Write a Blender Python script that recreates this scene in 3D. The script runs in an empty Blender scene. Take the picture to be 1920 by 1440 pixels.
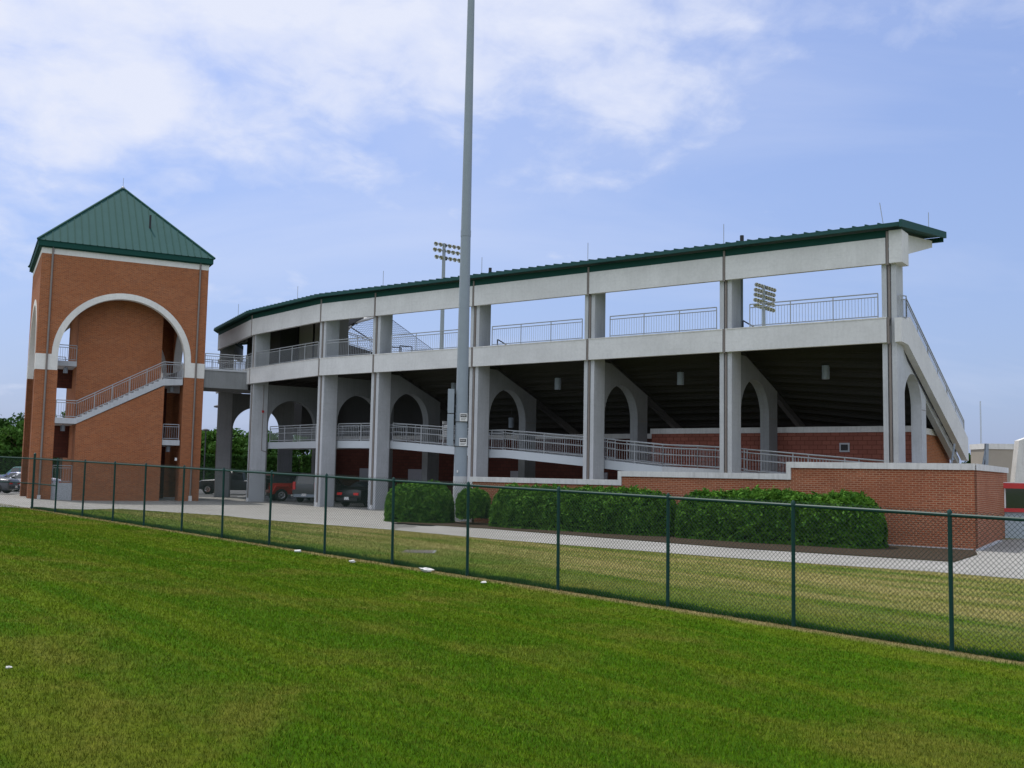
import bpy, math, random
import numpy as np
from mathutils import Vector, Matrix
random.seed(7); rng = np.random.default_rng(7)
scene = bpy.context.scene
C = bpy.data.collections.new("place"); scene.collection.children.link(C)
R = math.radians

# ------------------------------------------------------------------ camera
F, CX, CY = 1900.0, 960.0, 720.0
PI_, RO = R(5.0), R(1.07)
EYE = np.array([0, 0, 2.1])
f0 = np.array([0, math.cos(PI_), math.sin(PI_)]); u0 = np.array([0, -math.sin(PI_), math.cos(PI_)]); r0 = np.array([1., 0, 0])
UP = u0*math.cos(RO)-r0*math.sin(RO); RT = r0*math.cos(RO)+u0*math.sin(RO)
cd = bpy.data.cameras.new("camera"); cam = bpy.data.objects.new("camera", cd); scene.collection.objects.link(cam)
cd.sensor_fit = 'HORIZONTAL'; cd.sensor_width = 36; cd.lens = 36*F/1920; cd.clip_end = 6000; cd.clip_start = .1
cam.matrix_world = Matrix(((RT[0], UP[0], -f0[0], EYE[0]), (RT[1], UP[1], -f0[1], EYE[1]), (RT[2], UP[2], -f0[2], EYE[2]), (0, 0, 0, 1)))
scene.camera = cam

# ------------------------------------------------------------------ light
SUN_EL, SUN_DIR = 66.0, np.array([-0.74, 0.67])      # direction towards the sun on the ground
SUN_POWER, SKY_POWER, EXPOSURE = 2.75, 0.12, 0.35
az = math.atan2(SUN_DIR[0], SUN_DIR[1])
sl = bpy.data.lights.new("sun", 'SUN'); sl.energy = SUN_POWER; sl.angle = R(1.2); sl.color = (1, .955, .88)
so = bpy.data.objects.new("sun", sl); scene.collection.objects.link(so)
sv = Vector((math.sin(az)*math.cos(R(SUN_EL)), math.cos(az)*math.cos(R(SUN_EL)), math.sin(R(SUN_EL))))
so.rotation_euler = sv.to_track_quat('Z', 'Y').to_euler()
wd = bpy.data.worlds.new("World"); scene.world = wd; wd.use_nodes = True
nt = wd.node_tree; nt.nodes.clear()
def N(t, typ, **kw):
    n = t.nodes.new(typ)
    for k, v in kw.items():
        if k.startswith('i_'): n.inputs[k[2:].replace('_', ' ')].default_value = v
        else: setattr(n, k, v)
    return n
def vmath(t, op, a, b=None):
    n = t.nodes.new('ShaderNodeMath'); n.operation = op
    for i, v in enumerate((a, b)):
        if v is None: continue
        if isinstance(v, (int, float)): n.inputs[i].default_value = v
        else: t.links.new(v, n.inputs[i])
    return n.outputs[0]
def mixc(t, fac, a, b, typ='MIX'):
    n = t.nodes.new('ShaderNodeMix'); n.data_type = 'RGBA'; n.blend_type = typ
    for s, v in ((n.inputs[0], fac), (n.inputs[6], a), (n.inputs[7], b)):
        if isinstance(v, (int, float)): s.default_value = v
        elif isinstance(v, tuple): s.default_value = (*v, 1) if len(v) == 3 else v
        else: t.links.new(v, s)
    return n.outputs[2]
def ramp(t, fac, stops):
    n = t.nodes.new('ShaderNodeValToRGB'); e = n.color_ramp.elements
    while len(e) < len(stops): e.new(.5)
    for i, (p, c) in enumerate(stops):
        e[i].position = p; e[i].color = (c, c, c, 1) if isinstance(c, (int, float)) else (*c, 1)
    t.links.new(fac, n.inputs[0]); return n.outputs[0]
def noise(t, vec, scale, detail=4, rough=.55, dist=0.):
    n = t.nodes.new('ShaderNodeTexNoise'); n.inputs['Scale'].default_value = scale; n.inputs['Detail'].default_value = detail
    n.inputs['Roughness'].default_value = rough; n.inputs['Distortion'].default_value = dist
    if vec is not None: t.links.new(vec, n.inputs['Vector'])
    return n.outputs['Fac']
def along(t, vec, deg, scale, loc=(0, 0, 0)):
    return mapping(t, mapping(t, vec, (1, 1, 1), (0, 0, 0), (0, 0, R(-deg))), scale, loc)
def mapping(t, vec, scale=(1, 1, 1), loc=(0, 0, 0), rot=(0, 0, 0)):
    n = t.nodes.new('ShaderNodeMapping'); n.inputs['Scale'].default_value = scale; n.inputs['Location'].default_value = loc; n.inputs['Rotation'].default_value = rot
    t.links.new(vec, n.inputs['Vector']); return n.outputs[0]
sky = N(nt, 'ShaderNodeTexSky', sky_type='NISHITA', sun_disc=False, sun_elevation=R(SUN_EL), sun_rotation=az, altitude=200, air_density=1.0, dust_density=1.6, ozone_density=3.0)
tc = nt.nodes.new('ShaderNodeTexCoord')
sep = nt.nodes.new('ShaderNodeSeparateXYZ'); nt.links.new(tc.outputs['Generated'], sep.inputs[0])
zc = vmath(nt, 'ADD', vmath(nt, 'MAXIMUM', sep.outputs[2], 0.0), 0.32)
cmb = nt.nodes.new('ShaderNodeCombineXYZ')
nt.links.new(vmath(nt, 'DIVIDE', sep.outputs[0], zc), cmb.inputs[0]); nt.links.new(vmath(nt, 'DIVIDE', sep.outputs[1], zc), cmb.inputs[1])
cv = mapping(nt, cmb.outputs[0], (1, 1, 1), (3.1, 1.7, 0), (0, 0, R(-20)))
n1 = noise(nt, cv, 1.3, 3, .5, .1); n2 = noise(nt, cv, 3.6, 3, .5, .3); n3 = noise(nt, cv, 9., 7, .58, .25)
wisp = noise(nt, mapping(nt, cmb.outputs[0], (.7, 1.9, 1), (7, 2, 0), (0, 0, R(24))), 1.3, 6, .55, .4)
# clouds thicken towards the upper left and thin out towards the right and the horizon
side = vmath(nt, 'SUBTRACT', vmath(nt, 'MULTIPLY', vmath(nt, 'MINIMUM', sep.outputs[2], .62), 2.35), vmath(nt, 'ADD', vmath(nt, 'MULTIPLY', sep.outputs[0], .66), .10))
cov = vmath(nt, 'ADD', vmath(nt, 'ADD', vmath(nt, 'MULTIPLY', n1, .38), vmath(nt, 'ADD', vmath(nt, 'MULTIPLY', n2, .55), vmath(nt, 'MULTIPLY', n3, .58))), vmath(nt, 'MULTIPLY', side, .50))
cum = ramp(nt, vmath(nt, 'MULTIPLY', cov, .6), [(.595, 0), (.665, .30), (.73, .72), (.80, 1.)])
ws = ramp(nt, vmath(nt, 'ADD', wisp, vmath(nt, 'MULTIPLY', side, .12)), [(.50, 0), (.80, .30)])
cloudf = vmath(nt, 'MAXIMUM', cum, ws)
hzf = ramp(nt, sep.outputs[2], [(0.0, .80), (.12, .62), (.40, .25)])
tint = mixc(nt, 1.0, sky.outputs[0], (1.20, 1.12, 1.24), 'MULTIPLY')
base = mixc(nt, hzf, tint, (1.85, 2.55, 4.3))
# unseen bright cloud overhead and behind the viewer, added to fill the shaded walls
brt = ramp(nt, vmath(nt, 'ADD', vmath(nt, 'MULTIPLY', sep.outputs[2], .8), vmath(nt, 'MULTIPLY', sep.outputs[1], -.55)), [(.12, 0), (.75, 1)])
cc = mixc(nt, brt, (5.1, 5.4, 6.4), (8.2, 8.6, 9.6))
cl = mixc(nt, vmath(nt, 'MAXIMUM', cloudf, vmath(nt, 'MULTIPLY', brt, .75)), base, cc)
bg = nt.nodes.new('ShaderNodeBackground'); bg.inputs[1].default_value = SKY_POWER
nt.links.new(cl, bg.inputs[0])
wo = nt.nodes.new('ShaderNodeOutputWorld'); nt.links.new(bg.outputs[0], wo.inputs[0])
scene.view_settings.view_transform = 'Standard'; scene.view_settings.look = 'None'; scene.view_settings.gamma = 1
scene.view_settings.exposure = EXPOSURE; scene.view_settings.use_curve_mapping = False
scene.render.resolution_x = 1024; scene.render.resolution_y = 768

# ------------------------------------------------------------------ pixel rays of the photo (used to read real positions)
def ray(px, py): return f0+RT*(px-CX)/F-UP*(py-CY)/F
def atz(px, py, z=0.):
    d = ray(px, py); return EYE+d*(z-EYE[2])/d[2]
def smooth(x): x = np.clip(x, 0, 1); return x*x*(3-2*x)
def ground(x, y):
    d = (x+y-19.72)/1.4142; l = ((y-x)-7.84)/1.4142
    zf = -.17+.0195*np.clip(l, -25, 36)
    out = zf*(1-smooth(d/11))
    return np.where(d > 0, out, zf+.70*smooth(-d/13.))
def hit(px, py):
    z = 0.
    for _ in range(30):
        p = atz(px, py, z); z = .5*z+.5*float(ground(p[0], p[1]))
    return atz(px, py, z)

# ------------------------------------------------------------------ materials
def mat(name, build, rough=.8, metal=0., spec=.3):
    m = bpy.data.materials.new(name); m.use_nodes = True; t = m.node_tree
    b = t.nodes['Principled BSDF']; b.inputs['Roughness'].default_value = rough; b.inputs['Metallic'].default_value = metal
    b.inputs['Specular IOR Level'].default_value = spec
    c = build(t, b) if callable(build) else build
    if isinstance(c, tuple): b.inputs['Base Color'].default_value = (*c, 1)
    elif c is not None: t.links.new(c, b.inputs['Base Color'])
    return m
def pos(t): return t.nodes.new('ShaderNodeNewGeometry').outputs['Position']
def uvn(t): return t.nodes.new('ShaderNodeTexCoord').outputs['UV']
def bump(t, b, h, strength=.3, dist=.02):
    n = t.nodes.new('ShaderNodeBump'); n.inputs['Strength'].default_value = strength; n.inputs['Distance'].default_value = dist
    t.links.new(h, n.inputs['Height']); t.links.new(n.outputs[0], b.inputs['Normal'])
def plain(col, var=.18, scale=6., rough=.7, metal=0., spec=.3, name='paint', bmp=0):
    def f(t, b):
        n = noise(t, pos(t), scale, 5, .6)
        c = mixc(t, n, tuple(x*(1-var) for x in col), tuple(min(1, x*(1+var)) for x in col))
        if bmp: bump(t, b, n, bmp, .02)
        return c
    return mat(name, f, rough, metal, spec)
def concrete(col, name, stain=.14, sc=1.):
    def f(t, b):
        p = pos(t); n1 = noise(t, p, .7*sc, 5, .6); n2 = noise(t, p, 9., 6, .65)
        seam = ramp(t, noise(t, mapping(t, uvn(t), (.5, 6., 1)), 1.0, 2, .4), [(.60, 0), (.66, .10), (.70, 0)]); st = noise(t, mapping(t, uvn(t), (2.6, .14, 1)), 2.2, 6, .65); st2 = noise(t, mapping(t, uvn(t), (9., .5, 1)), 1.5, 4, .6)
        c = mixc(t, ramp(t, n1, [(.3, 0), (.7, 1)]), tuple(x*.90 for x in col), tuple(x*1.06 for x in col))
        c = mixc(t, ramp(t, st, [(.5, 0), (.78, stain)]), c, tuple(x*.45 for x in col))
        c = mixc(t, ramp(t, st2, [(.52, 0), (.75, stain*.7)]), c, tuple(x*.5 for x in col))
        c = mixc(t, seam, c, tuple(x*.5 for x in col)); c = mixc(t, ramp(t, n2, [(.35, .20), (.6, 0)]), c, tuple(x*.6 for x in col))
        bump(t, b, n2, .25, .01); return c
    return mat(name, f, .85, 0, .25)
def bricks(name, c1, c2, mort, w=.203, h=.0677, ms=.010, dirt=.3):
    def f(t, b):
        n = t.nodes.new('ShaderNodeTexBrick'); n.offset = .5
        n.inputs['Scale'].default_value = 1; n.inputs['Brick Width'].default_value = w; n.inputs['Row Height'].default_value = h
        n.inputs['Mortar Size'].default_value = ms; n.inputs['Mortar Smooth'].default_value = .1; n.inputs['Bias'].default_value = -.1
        n.inputs['Color1'].default_value = (*c1, 1); n.inputs['Color2'].default_value = (*c2, 1); n.inputs['Mortar'].default_value = (*mort, 1)
        t.links.new(uvn(t), n.inputs['Vector'])
        big = noise(t, mapping(t, uvn(t), (.35, .8, 1)), 1.2, 5, .6); fine = noise(t, pos(t), 14, 4, .7)
        c = mixc(t, ramp(t, big, [(.35, dirt), (.65, 0)]), n.outputs['Color'], tuple(x*.62 for x in c1))
        c = mixc(t, ramp(t, fine, [(.3, .28), (.6, 0)]), c, tuple(x*.45 for x in c1))
        bump(t, b, vmath(t, 'SUBTRACT', 1.0, n.outputs['Fac']), .4, .01); return c
    return mat(name, f, .9, 0, .15)
def metalroof(t, b):
    n = noise(t, pos(t), 1.2, 4, .6)
    return mixc(t, n, (.024, .070, .068), (.032, .086, .084))
M = {}
M['conc'] = concrete((.60, .605, .61), 'light_precast_concrete')
M['conc_grey'] = concrete((.45, .47, .495), 'grey_cast_concrete', .3)
M['conc_dark'] = concrete((.045, .043, .040), 'shade_dark_slab_concrete', .3)  # arcade shade put into the slab colour, stain streaks over it
M['conc_raker'] = concrete((.055, .055, .055), 'shaded_beam_concrete', .3)  # interior shade put into the beam and upper back wall colour
M['conc_arch'] = concrete((.22, .23, .235), 'mid_grey_arch_concrete', .35)  # darker grey than the columns, with stain streaks
M['trim'] = concrete((.66, .65, .62), 'white_stone_trim', .15)
M['coping'] = concrete((.62, .615, .60), 'coping_stone', .5, 3)
M['brick'] = bricks('orange_brick', (.37, .118, .044), (.235, .070, .029), (.30, .19, .12))
M['brick_near'] = bricks('red_brick_garden', (.34, .105, .050), (.225, .066, .034), (.44, .28, .18), dirt=.4)
M['block'] = bricks('split_face_block', (.30, .110, .078), (.24, .085, .062), (.10, .035, .025), .40, .20, .012)
M['brick_shaded'] = bricks('shade_dark_block', (.11, .040, .030), (.085, .030, .024), (.05, .03, .025), .40, .20, .012)  # darker copy of the red masonry, shade of the recesses put into its colour
M['roof'] = mat('green_metal_roof', metalroof, .75, .0, .08)
M['roof_dark'] = plain((.012, .058, .048), .12, 2, .7, .0, .1, 'green_eave_metal')
M['galv'] = plain((.235, .275, .32), .10, 3, .6, .0, .4, 'galvanised_steel')
M['rail'] = plain((.30, .32, .34), .12, 8, .5, .0, .4, 'railing_steel')
M['raildark'] = plain((.05, .05, .055), .12, 8, .5, .2, .4, 'dark_steel')
M['pipe'] = plain((.19, .165, .15), .15, 5, .5, .2, .4, 'brown_downpipe')
M['white'] = plain((.62, .62, .62), .06, 8, .5, 0, .4, 'white_paint')
M['ramp'] = plain((.46, .50, .54), .05, 2, .5, .2, .4, 'ramp_steel_paint')
M['black'] = plain((.012, .012, .014), .2, 8, .5, 0, .4, 'black_plastic')
M['green_post'] = plain((.004, .036, .030), .2, 6, .5, .0, .25, 'green_vinyl')
M['wire'] = plain((.006, .030, .022), .2, 6, .5, .0, .4, 'green_wire')
M['red'] = plain((.42, .012, .012), .1, 6, .4, 0, .5, 'red_paint')
M['bluegrey'] = plain((.36, .42, .46), .08, 3, .6, 0, .3, 'blue_grey_panel')
M['glass'] = mat('tinted_glass', (.02, .025, .03), .06, 0, .9)
M['rubber'] = plain((.018, .018, .018), .2, 12, .85, 0, .2, 'tyre_rubber')
M['chrome'] = mat('bright_metal', (.6, .6, .62), .25, .9, .5)
M['tail'] = mat('red_lens', (.55, .01, .01), .2, 0, .6)
M['bark'] = plain((.09, .065, .045), .3, 5, .95, 0, .1, 'bark', .5)
M['net'] = plain((.05, .05, .06), .1, 6, .9, 0, .1, 'net_cord')
M['door'] = plain((.30, .30, .33), .08, 3, .6, 0, .3, 'grey_door')
M['press'] = plain((.30, .28, .26), .08, .6, .8, 0, .2, 'press_box_panel')
M['seatdark'] = plain((.05, .05, .05), .1, 3, .7, 0, .2, 'seat_row')

def leafmat(name, a, b_, c_):
    def f(t, b):
        p = pos(t); n = noise(t, p, 3.0, 3, .6)
        oi = t.nodes.new('ShaderNodeNewGeometry').outputs['Random Per Island']
        c = mixc(t, oi, a, b_); c = mixc(t, ramp(t, n, [(.45, 0), (.75, .6)]), c, c_)
        return c
    m = mat(name, f, .75, 0, .08); t = m.node_tree; b = t.nodes['Principled BSDF']
    tr = t.nodes.new('ShaderNodeBsdfTranslucent'); mx = t.nodes.new('ShaderNodeMixShader'); mx.inputs[0].default_value = .22
    t.links.new(b.inputs['Base Color'].links[0].from_socket, tr.inputs[0])
    t.links.new(b.outputs[0], mx.inputs[1]); t.links.new(tr.outputs[0], mx.inputs[2]); t.links.new(mx.outputs[0], t.nodes['Material Output'].inputs[0])
    return m
M['hedge'] = leafmat('yew_leaves', (.014, .062, .010), (.085, .200, .022), (.12, .25, .03))
M['tree'] = leafmat('tree_leaves', (.030, .085, .014), (.060, .135, .022), (.085, .165, .03))
M['tree2'] = leafmat('dark_tree_leaves', (.020, .058, .014), (.038, .092, .018), (.055, .12, .022))
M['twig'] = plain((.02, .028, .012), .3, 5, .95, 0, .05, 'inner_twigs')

def vmath_vec(t, v):
    n = t.nodes.new('ShaderNodeCombineXYZ'); t.links.new(v, n.inputs[0]); return n.outputs[0]
def grass_color(t, blade=False):
    p = pos(t)
    band = noise(t, along(t, p, 131, (.07, 1.5, 1)), 1.0, 6, .62, .35)   # mower bands along the fence
    patch = noise(t, p, .42, 6, .65, .5); med = noise(t, p, 2.6, 5, .7); fine = noise(t, p, 11., 6, .8)
    cl_ = noise(t, p, 38., 3, .7)
    c = mixc(t, ramp(t, med, [(.30, 0), (.70, 1)]), (.046, .126, .002), (.078, .166, .003))
    c = mixc(t, ramp(t, band, [(.48, 0), (.60, .65)]), c, (.140, .185, .010))
    c = mixc(t, ramp(t, patch, [(.49, 0), (.65, .75)]), c, (.175, .17, .026))
    c = mixc(t, ramp(t, fine, [(.36, .6), (.58, 0)]), c, (.018, .050, .002))
    # drier turf on the strip between fence and path
    s = t.nodes.new('ShaderNodeSeparateXYZ'); t.links.new(p, s.inputs[0])
    d = vmath(t, 'DIVIDE', vmath(t, 'SUBTRACT', vmath(t, 'ADD', s.outputs[0], s.outputs[1]), 19.72), 1.4142)
    m = t.nodes.new('ShaderNodeMapRange'); m.inputs[1].default_value = .3; m.inputs[2].default_value = 4.0; t.links.new(d, m.inputs[0])
    dry = vmath(t, 'MULTIPLY', m.outputs[0], ramp(t, noise(t, along(t, p, 131, (.16, 1.0, 1), (4, 3, 0)), 1.1, 5, .6), [(.36, .12), (.60, .98)]))
    c = mixc(t, dry, c, (.275, .240, .090))
    # worn straw coloured line under the fence
    a = vmath(t, 'ABSOLUTE', vmath(t, 'ADD', d, vmath(t, 'MULTIPLY', vmath(t, 'SUBTRACT', noise(t, p, 1.3, 4, .7), .5), .5)))
    m2 = t.nodes.new('ShaderNodeMapRange'); m2.inputs[1].default_value = .14; m2.inputs[2].default_value = .40; m2.inputs[3].default_value = .85; m2.inputs[4].default_value = 0.
    t.links.new(a, m2.inputs[0]); c = mixc(t, m2.outputs[0], c, (.26, .20, .10))
    if blade:
        rv = t.nodes.new('ShaderNodeNewGeometry').outputs['Random Per Island']
        c = mixc(t, 1.0, c, ramp(t, noise(t, vmath_vec(t, rv), 40., 0), [(.30, .45), (.5, 1.), (.72, 1.55)]), 'MULTIPLY')
        c = mixc(t, ramp(t, t.nodes.new('ShaderNodeNewGeometry').outputs['Random Per Island'], [(0, 0), (.80, .30), (.90, .65), (1, .9)]), c, mixc(t, .5, c, (.26, .28, .05)))
    return c
def gm(t, b):
    c = grass_color(t); bump(t, b, noise(t, pos(t), 26, 6, .8), .9, .05); return c
M['lawn'] = mat('lawn_turf', gm, .95, 0, .05)
M['blade'] = mat('grass_blades', lambda t, b: grass_color(t, True), .9, 0, .0)
M['fringe'] = leafmat('long_grass', (.016, .070, .012), (.034, .105, .018), (.05, .13, .02))
def paving(t, b):
    p = pos(t); n = noise(t, p, .5, 5, .6); n2 = noise(t, p, 22, 5, .75); n3 = noise(t, p, 3, 5, .7)
    c = mixc(t, ramp(t, n, [(.3, 0), (.7, 1)]), (.24, .235, .22), (.30, .295, .28))
    c = mixc(t, ramp(t, n3, [(.55, 0), (.75, .25)]), c, (.17, .165, .15)); c = mixc(t, ramp(t, n2, [(.3, .3), (.6, 0)]), c, (.14, .135, .12))
    br = t.nodes.new('ShaderNodeTexBrick'); br.offset = 0; br.inputs['Scale'].default_value = 1; br.inputs['Brick Width'].default_value = 1.6; br.inputs['Row Height'].default_value = 1.6
    br.inputs['Mortar Size'].default_value = .012; br.inputs['Color1'].default_value = (1, 1, 1, 1); br.inputs['Color2'].default_value = (.95, .95, .95, 1); br.inputs['Mortar'].default_value = (.55, .55, .52, 1)
    t.links.new(mapping(t, p, (1, 1, 1), (0, 0, 0), (0, 0, R(36))), br.inputs['Vector'])
    bump(t, b, n2, .3, .01); return mixc(t, 1.0, c, br.outputs['Color'], 'MULTIPLY')
M['paving'] = mat('concrete_paving', paving, .9, 0, .2)
def asph(t, b):
    p = pos(t); n = noise(t, p, .3, 5, .6); n2 = noise(t, p, 30, 4, .8)
    return mixc(t, ramp(t, n2, [(.3, .5), (.7, 0)]), mixc(t, n, (.075, .075, .078), (.11, .11, .112)), (.04, .04, .04))
M['asphalt'] = mat('asphalt', asph, .9, 0, .2)
def mulch(t, b):
    p = pos(t); n = noise(t, p, 18, 6, .85); v = t.nodes.new('ShaderNodeTexVoronoi'); v.inputs['Scale'].default_value = 17; t.links.new(p, v.inputs['Vector'])
    c = mixc(t, ramp(t, n, [(.3, 0), (.7, 1)]), (.022, .015, .010), (.085, .062, .042))
    c = mixc(t, ramp(t, v.outputs['Distance'], [(0.03, .8), (.10, 0)]), c, (.16, .13, .09)); bump(t, b, n, 1., .05); return c
M['mulch'] = mat('bark_mulch', mulch, .95, 0, .1)

# ------------------------------------------------------------------ mesh helpers
class MB:
    def __init__(s): s.v = []; s.f = []
    def add(s, vs, fs):
        o = len(s.v); s.v += [tuple(float(c) for c in p) for p in vs]; s.f += [tuple(o+i for i in f) for f in fs]; return s
    def hexa(s, b, t):   # four bottom points, four top points
        return s.add(list(b)+list(t), [(3, 2, 1, 0), (4, 5, 6, 7), (0, 1, 5, 4), (1, 2, 6, 5), (2, 3, 7, 6), (3, 0, 4, 7)])
    def box(s, x0, x1, y0, y1, z0, z1, fn=None):
        P = [(x0, y0), (x1, y0), (x1, y1), (x0, y1)]
        g = fn or (lambda a, b, c: (a, b, c))
        return s.hexa([g(a, b, z0) for a, b in P], [g(a, b, z1) for a, b in P])
    def prism(s, pts, fn, d0, d1):   # closed outline, fn(p, d) -> xyz
        n = len(pts); A = [fn(p, d0) for p in pts]; B = [fn(p, d1) for p in pts]
        return s.add(A+B, [tuple(range(n-1, -1, -1)), tuple(range(n, 2*n))]+[(i, (i+1) % n, n+(i+1) % n, n+i) for i in range(n)])
    def tube(s, p, q, r, n=6, r2=None, cap=True):
        p = Vector(p); q = Vector(q); d = (q-p)
        if d.length < 1e-6: return s
        d.normalize(); a = d.cross(Vector((0, 0, 1)) if abs(d.z) < .95 else Vector((1, 0, 0))).normalized(); b = d.cross(a)
        r2 = r if r2 is None else r2; vs = []
        for c, rr in ((p, r), (q, r2)):
            for i in range(n):
                an = 2*math.pi*(i+.5)/n; vs.append(c+a*math.cos(an)*rr+b*math.sin(an)*rr)
        fs = [(i, (i+1) % n, n+(i+1) % n, n+i) for i in range(n)]
        if cap: fs += [tuple(range(n-1, -1, -1)), tuple(range(n, 2*n))]
        return s.add(vs, fs)
    def path(s, pts, r, n=6):
        for i in range(len(pts)-1): s.tube(pts[i], pts[i+1], r, n)
        return s
    def lathe(s, c, prof, n=16, axis='z', M_=None):   # prof [(r, h)]
        vs = []; fs = []
        for r, h in prof:
            for i in range(n):
                a = 2*math.pi*i/n; p = Vector((r*math.cos(a), r*math.sin(a), h))
                if axis == 'y': p = Vector((p.x, p.z, p.y))
                if axis == 'x': p = Vector((p.z, p.x, p.y))
                if M_: p = M_ @ p
                vs.append(Vector(c)+p)
        for k in range(len(prof)-1):
            for i in range(n): fs.append((k*n+i, k*n+(i+1) % n, (k+1)*n+(i+1) % n, (k+1)*n+i))
        fs += [tuple(range(n-1, -1, -1)), tuple((len(prof)-1)*n+i for i in range(n))]
        return s.add(vs, fs)
    def build(s, name, m, parent=None, smooth=False, **tags):
        me = bpy.data.meshes.new(name)
        off = np.array(parent_world(parent)) if parent else np.zeros(3)
        v = np.array(s.v, dtype=float)-off
        me.from_pydata(v.tolist(), [], s.f); me.update()
        uv = me.uv_layers.new(name='UVMap'); luv = np.zeros((len(me.loops), 2)); av = v+off
        for p in me.polygons:
            nn = p.normal
            li = list(p.loop_indices); vi = [me.loops[i].vertex_index for i in li]; P = av[vi]
            if abs(nn.z) > .8: luv[li] = P[:, :2]
            else:
                L = math.hypot(nn.x, nn.y); tx, ty = -nn.y/L, nn.x/L
                luv[li, 0] = P[:, 0]*tx+P[:, 1]*ty; luv[li, 1] = P[:, 2]
        uv.data.foreach_set('uv', luv.ravel())
        me.materials.append(M[m] if isinstance(m, str) else m)
        if smooth: me.polygons.foreach_set('use_smooth', [True]*len(me.polygons)); me.set_sharp_from_angle(angle=R(40))
        o = bpy.data.objects.new(name, me); C.objects.link(o)
        if parent: o.parent = parent
        for k, val in tags.items(): o[k] = val
        return o
def parent_world(p):
    a = np.zeros(3)
    while p is not None: a = a+np.array(p.location); p = p.parent
    return a
def raw(name, verts, faces_idx, m, parent=None, **tags):   # numpy mesh of uniform polygons, no uv
    me = bpy.data.meshes.new(name); nv = len(verts); nf, k = faces_idx.shape
    me.vertices.add(nv); me.vertices.foreach_set('co', np.asarray(verts, dtype=np.float32).ravel())
    me.loops.add(nf*k); me.loops.foreach_set('vertex_index', faces_idx.ravel().astype(np.int32))
    me.polygons.add(nf); me.polygons.foreach_set('loop_start', np.arange(0, nf*k, k, dtype=np.int32)); me.polygons.foreach_set('loop_total', np.full(nf, k, dtype=np.int32))
    me.update(calc_edges=True); me.materials.append(M[m])
    o = bpy.data.objects.new(name, me); C.objects.link(o)
    if parent: o.parent = parent
    for kk, val in tags.items(): o[kk] = val
    return o
def thing(name, label, cat, loc=(0, 0, 0), group=None, rz=0):
    o = bpy.data.objects.new(name, None); C.objects.link(o); o.location = loc; o.rotation_euler = (0, 0, rz); o.empty_display_size = .3
    o['label'] = label; o['category'] = cat
    if group: o['group'] = group
    return o
def copy_tree(o, parent=None):
    c = o.copy(); C.objects.link(c); c.parent = parent
    for ch in list(o.children): copy_tree(ch, c)
    return c

# ------------------------------------------------------------------ building frames
TH, B = .626, 6.756
O = np.array([14.45, 38.608]); su = np.array([-math.cos(TH), math.sin(TH)]); sn = np.array([math.sin(TH), math.cos(TH)])
def W(s, t, z): p = O+su*s+sn*t; return (p[0], p[1], z)
def front(px, py, t=0):
    d = ray(px, py); nn = np.array([*sn, 0]); p0 = np.array(W(0, t, 0)); k = ((p0-EYE)@nn)/(d@nn); p = EYE+d*k; e = p[:2]-O
    return float(e@su), float(p[2])
TA = np.array([-27.48, 58.11]); TAN = R(28.2); ta = np.array([math.cos(TAN), math.sin(TAN)]); tb = np.array([-ta[1], ta[0]])
def T(a, b, z): p = TA+ta*a+tb*b; return (p[0], p[1], z)

# ------------------------------------------------------------------ the ground
def lattice(lo, hi, f0_, f1_, step):
    mid = np.arange(f0_, f1_+.001, step); a = [f0_]; k = step
    while a[-1] > lo: k *= 1.35; a.append(a[-1]-k)
    b = [f1_]; k = step
    while b[-1] < hi: k *= 1.35; b.append(b[-1]+k)
    return np.array(sorted(set(a[1:]))+list(mid)+b[1:])
gx = lattice(-2500, 2500, -40, 40, .5); gy = lattice(-300, 4000, -6, 75, .5)
X, Y = np.meshgrid(gx, gy); Z = ground(X, Y)
nx, ny = len(gx), len(gy); ii = np.arange(nx*ny).reshape(ny, nx)
q = np.stack([ii[:-1, :-1], ii[:-1, 1:], ii[1:, 1:], ii[1:, :-1]], -1).reshape(-1, 4)
raw('ground', np.stack([X, Y, Z], -1).reshape(-1, 3), q, 'lawn', kind='structure')
def clip(poly, a, b):   # keep the left side of a->b
    out = []; ex, ey = b[0]-a[0], b[1]-a[1]
    sd = [ex*(p[1]-a[1])-ey*(p[0]-a[0]) for p in poly]
    for i in range(len(poly)):
        j = (i+1) % len(poly)
        if sd[i] >= 0: out.append(poly[i])
        if (sd[i] > 0) != (sd[j] > 0) and sd[i] != sd[j]:
            k = sd[i]/(sd[i]-sd[j]); out.append((poly[i][0]+(poly[j][0]-poly[i][0])*k, poly[i][1]+(poly[j][1]-poly[i][1])*k))
    return out
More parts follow.
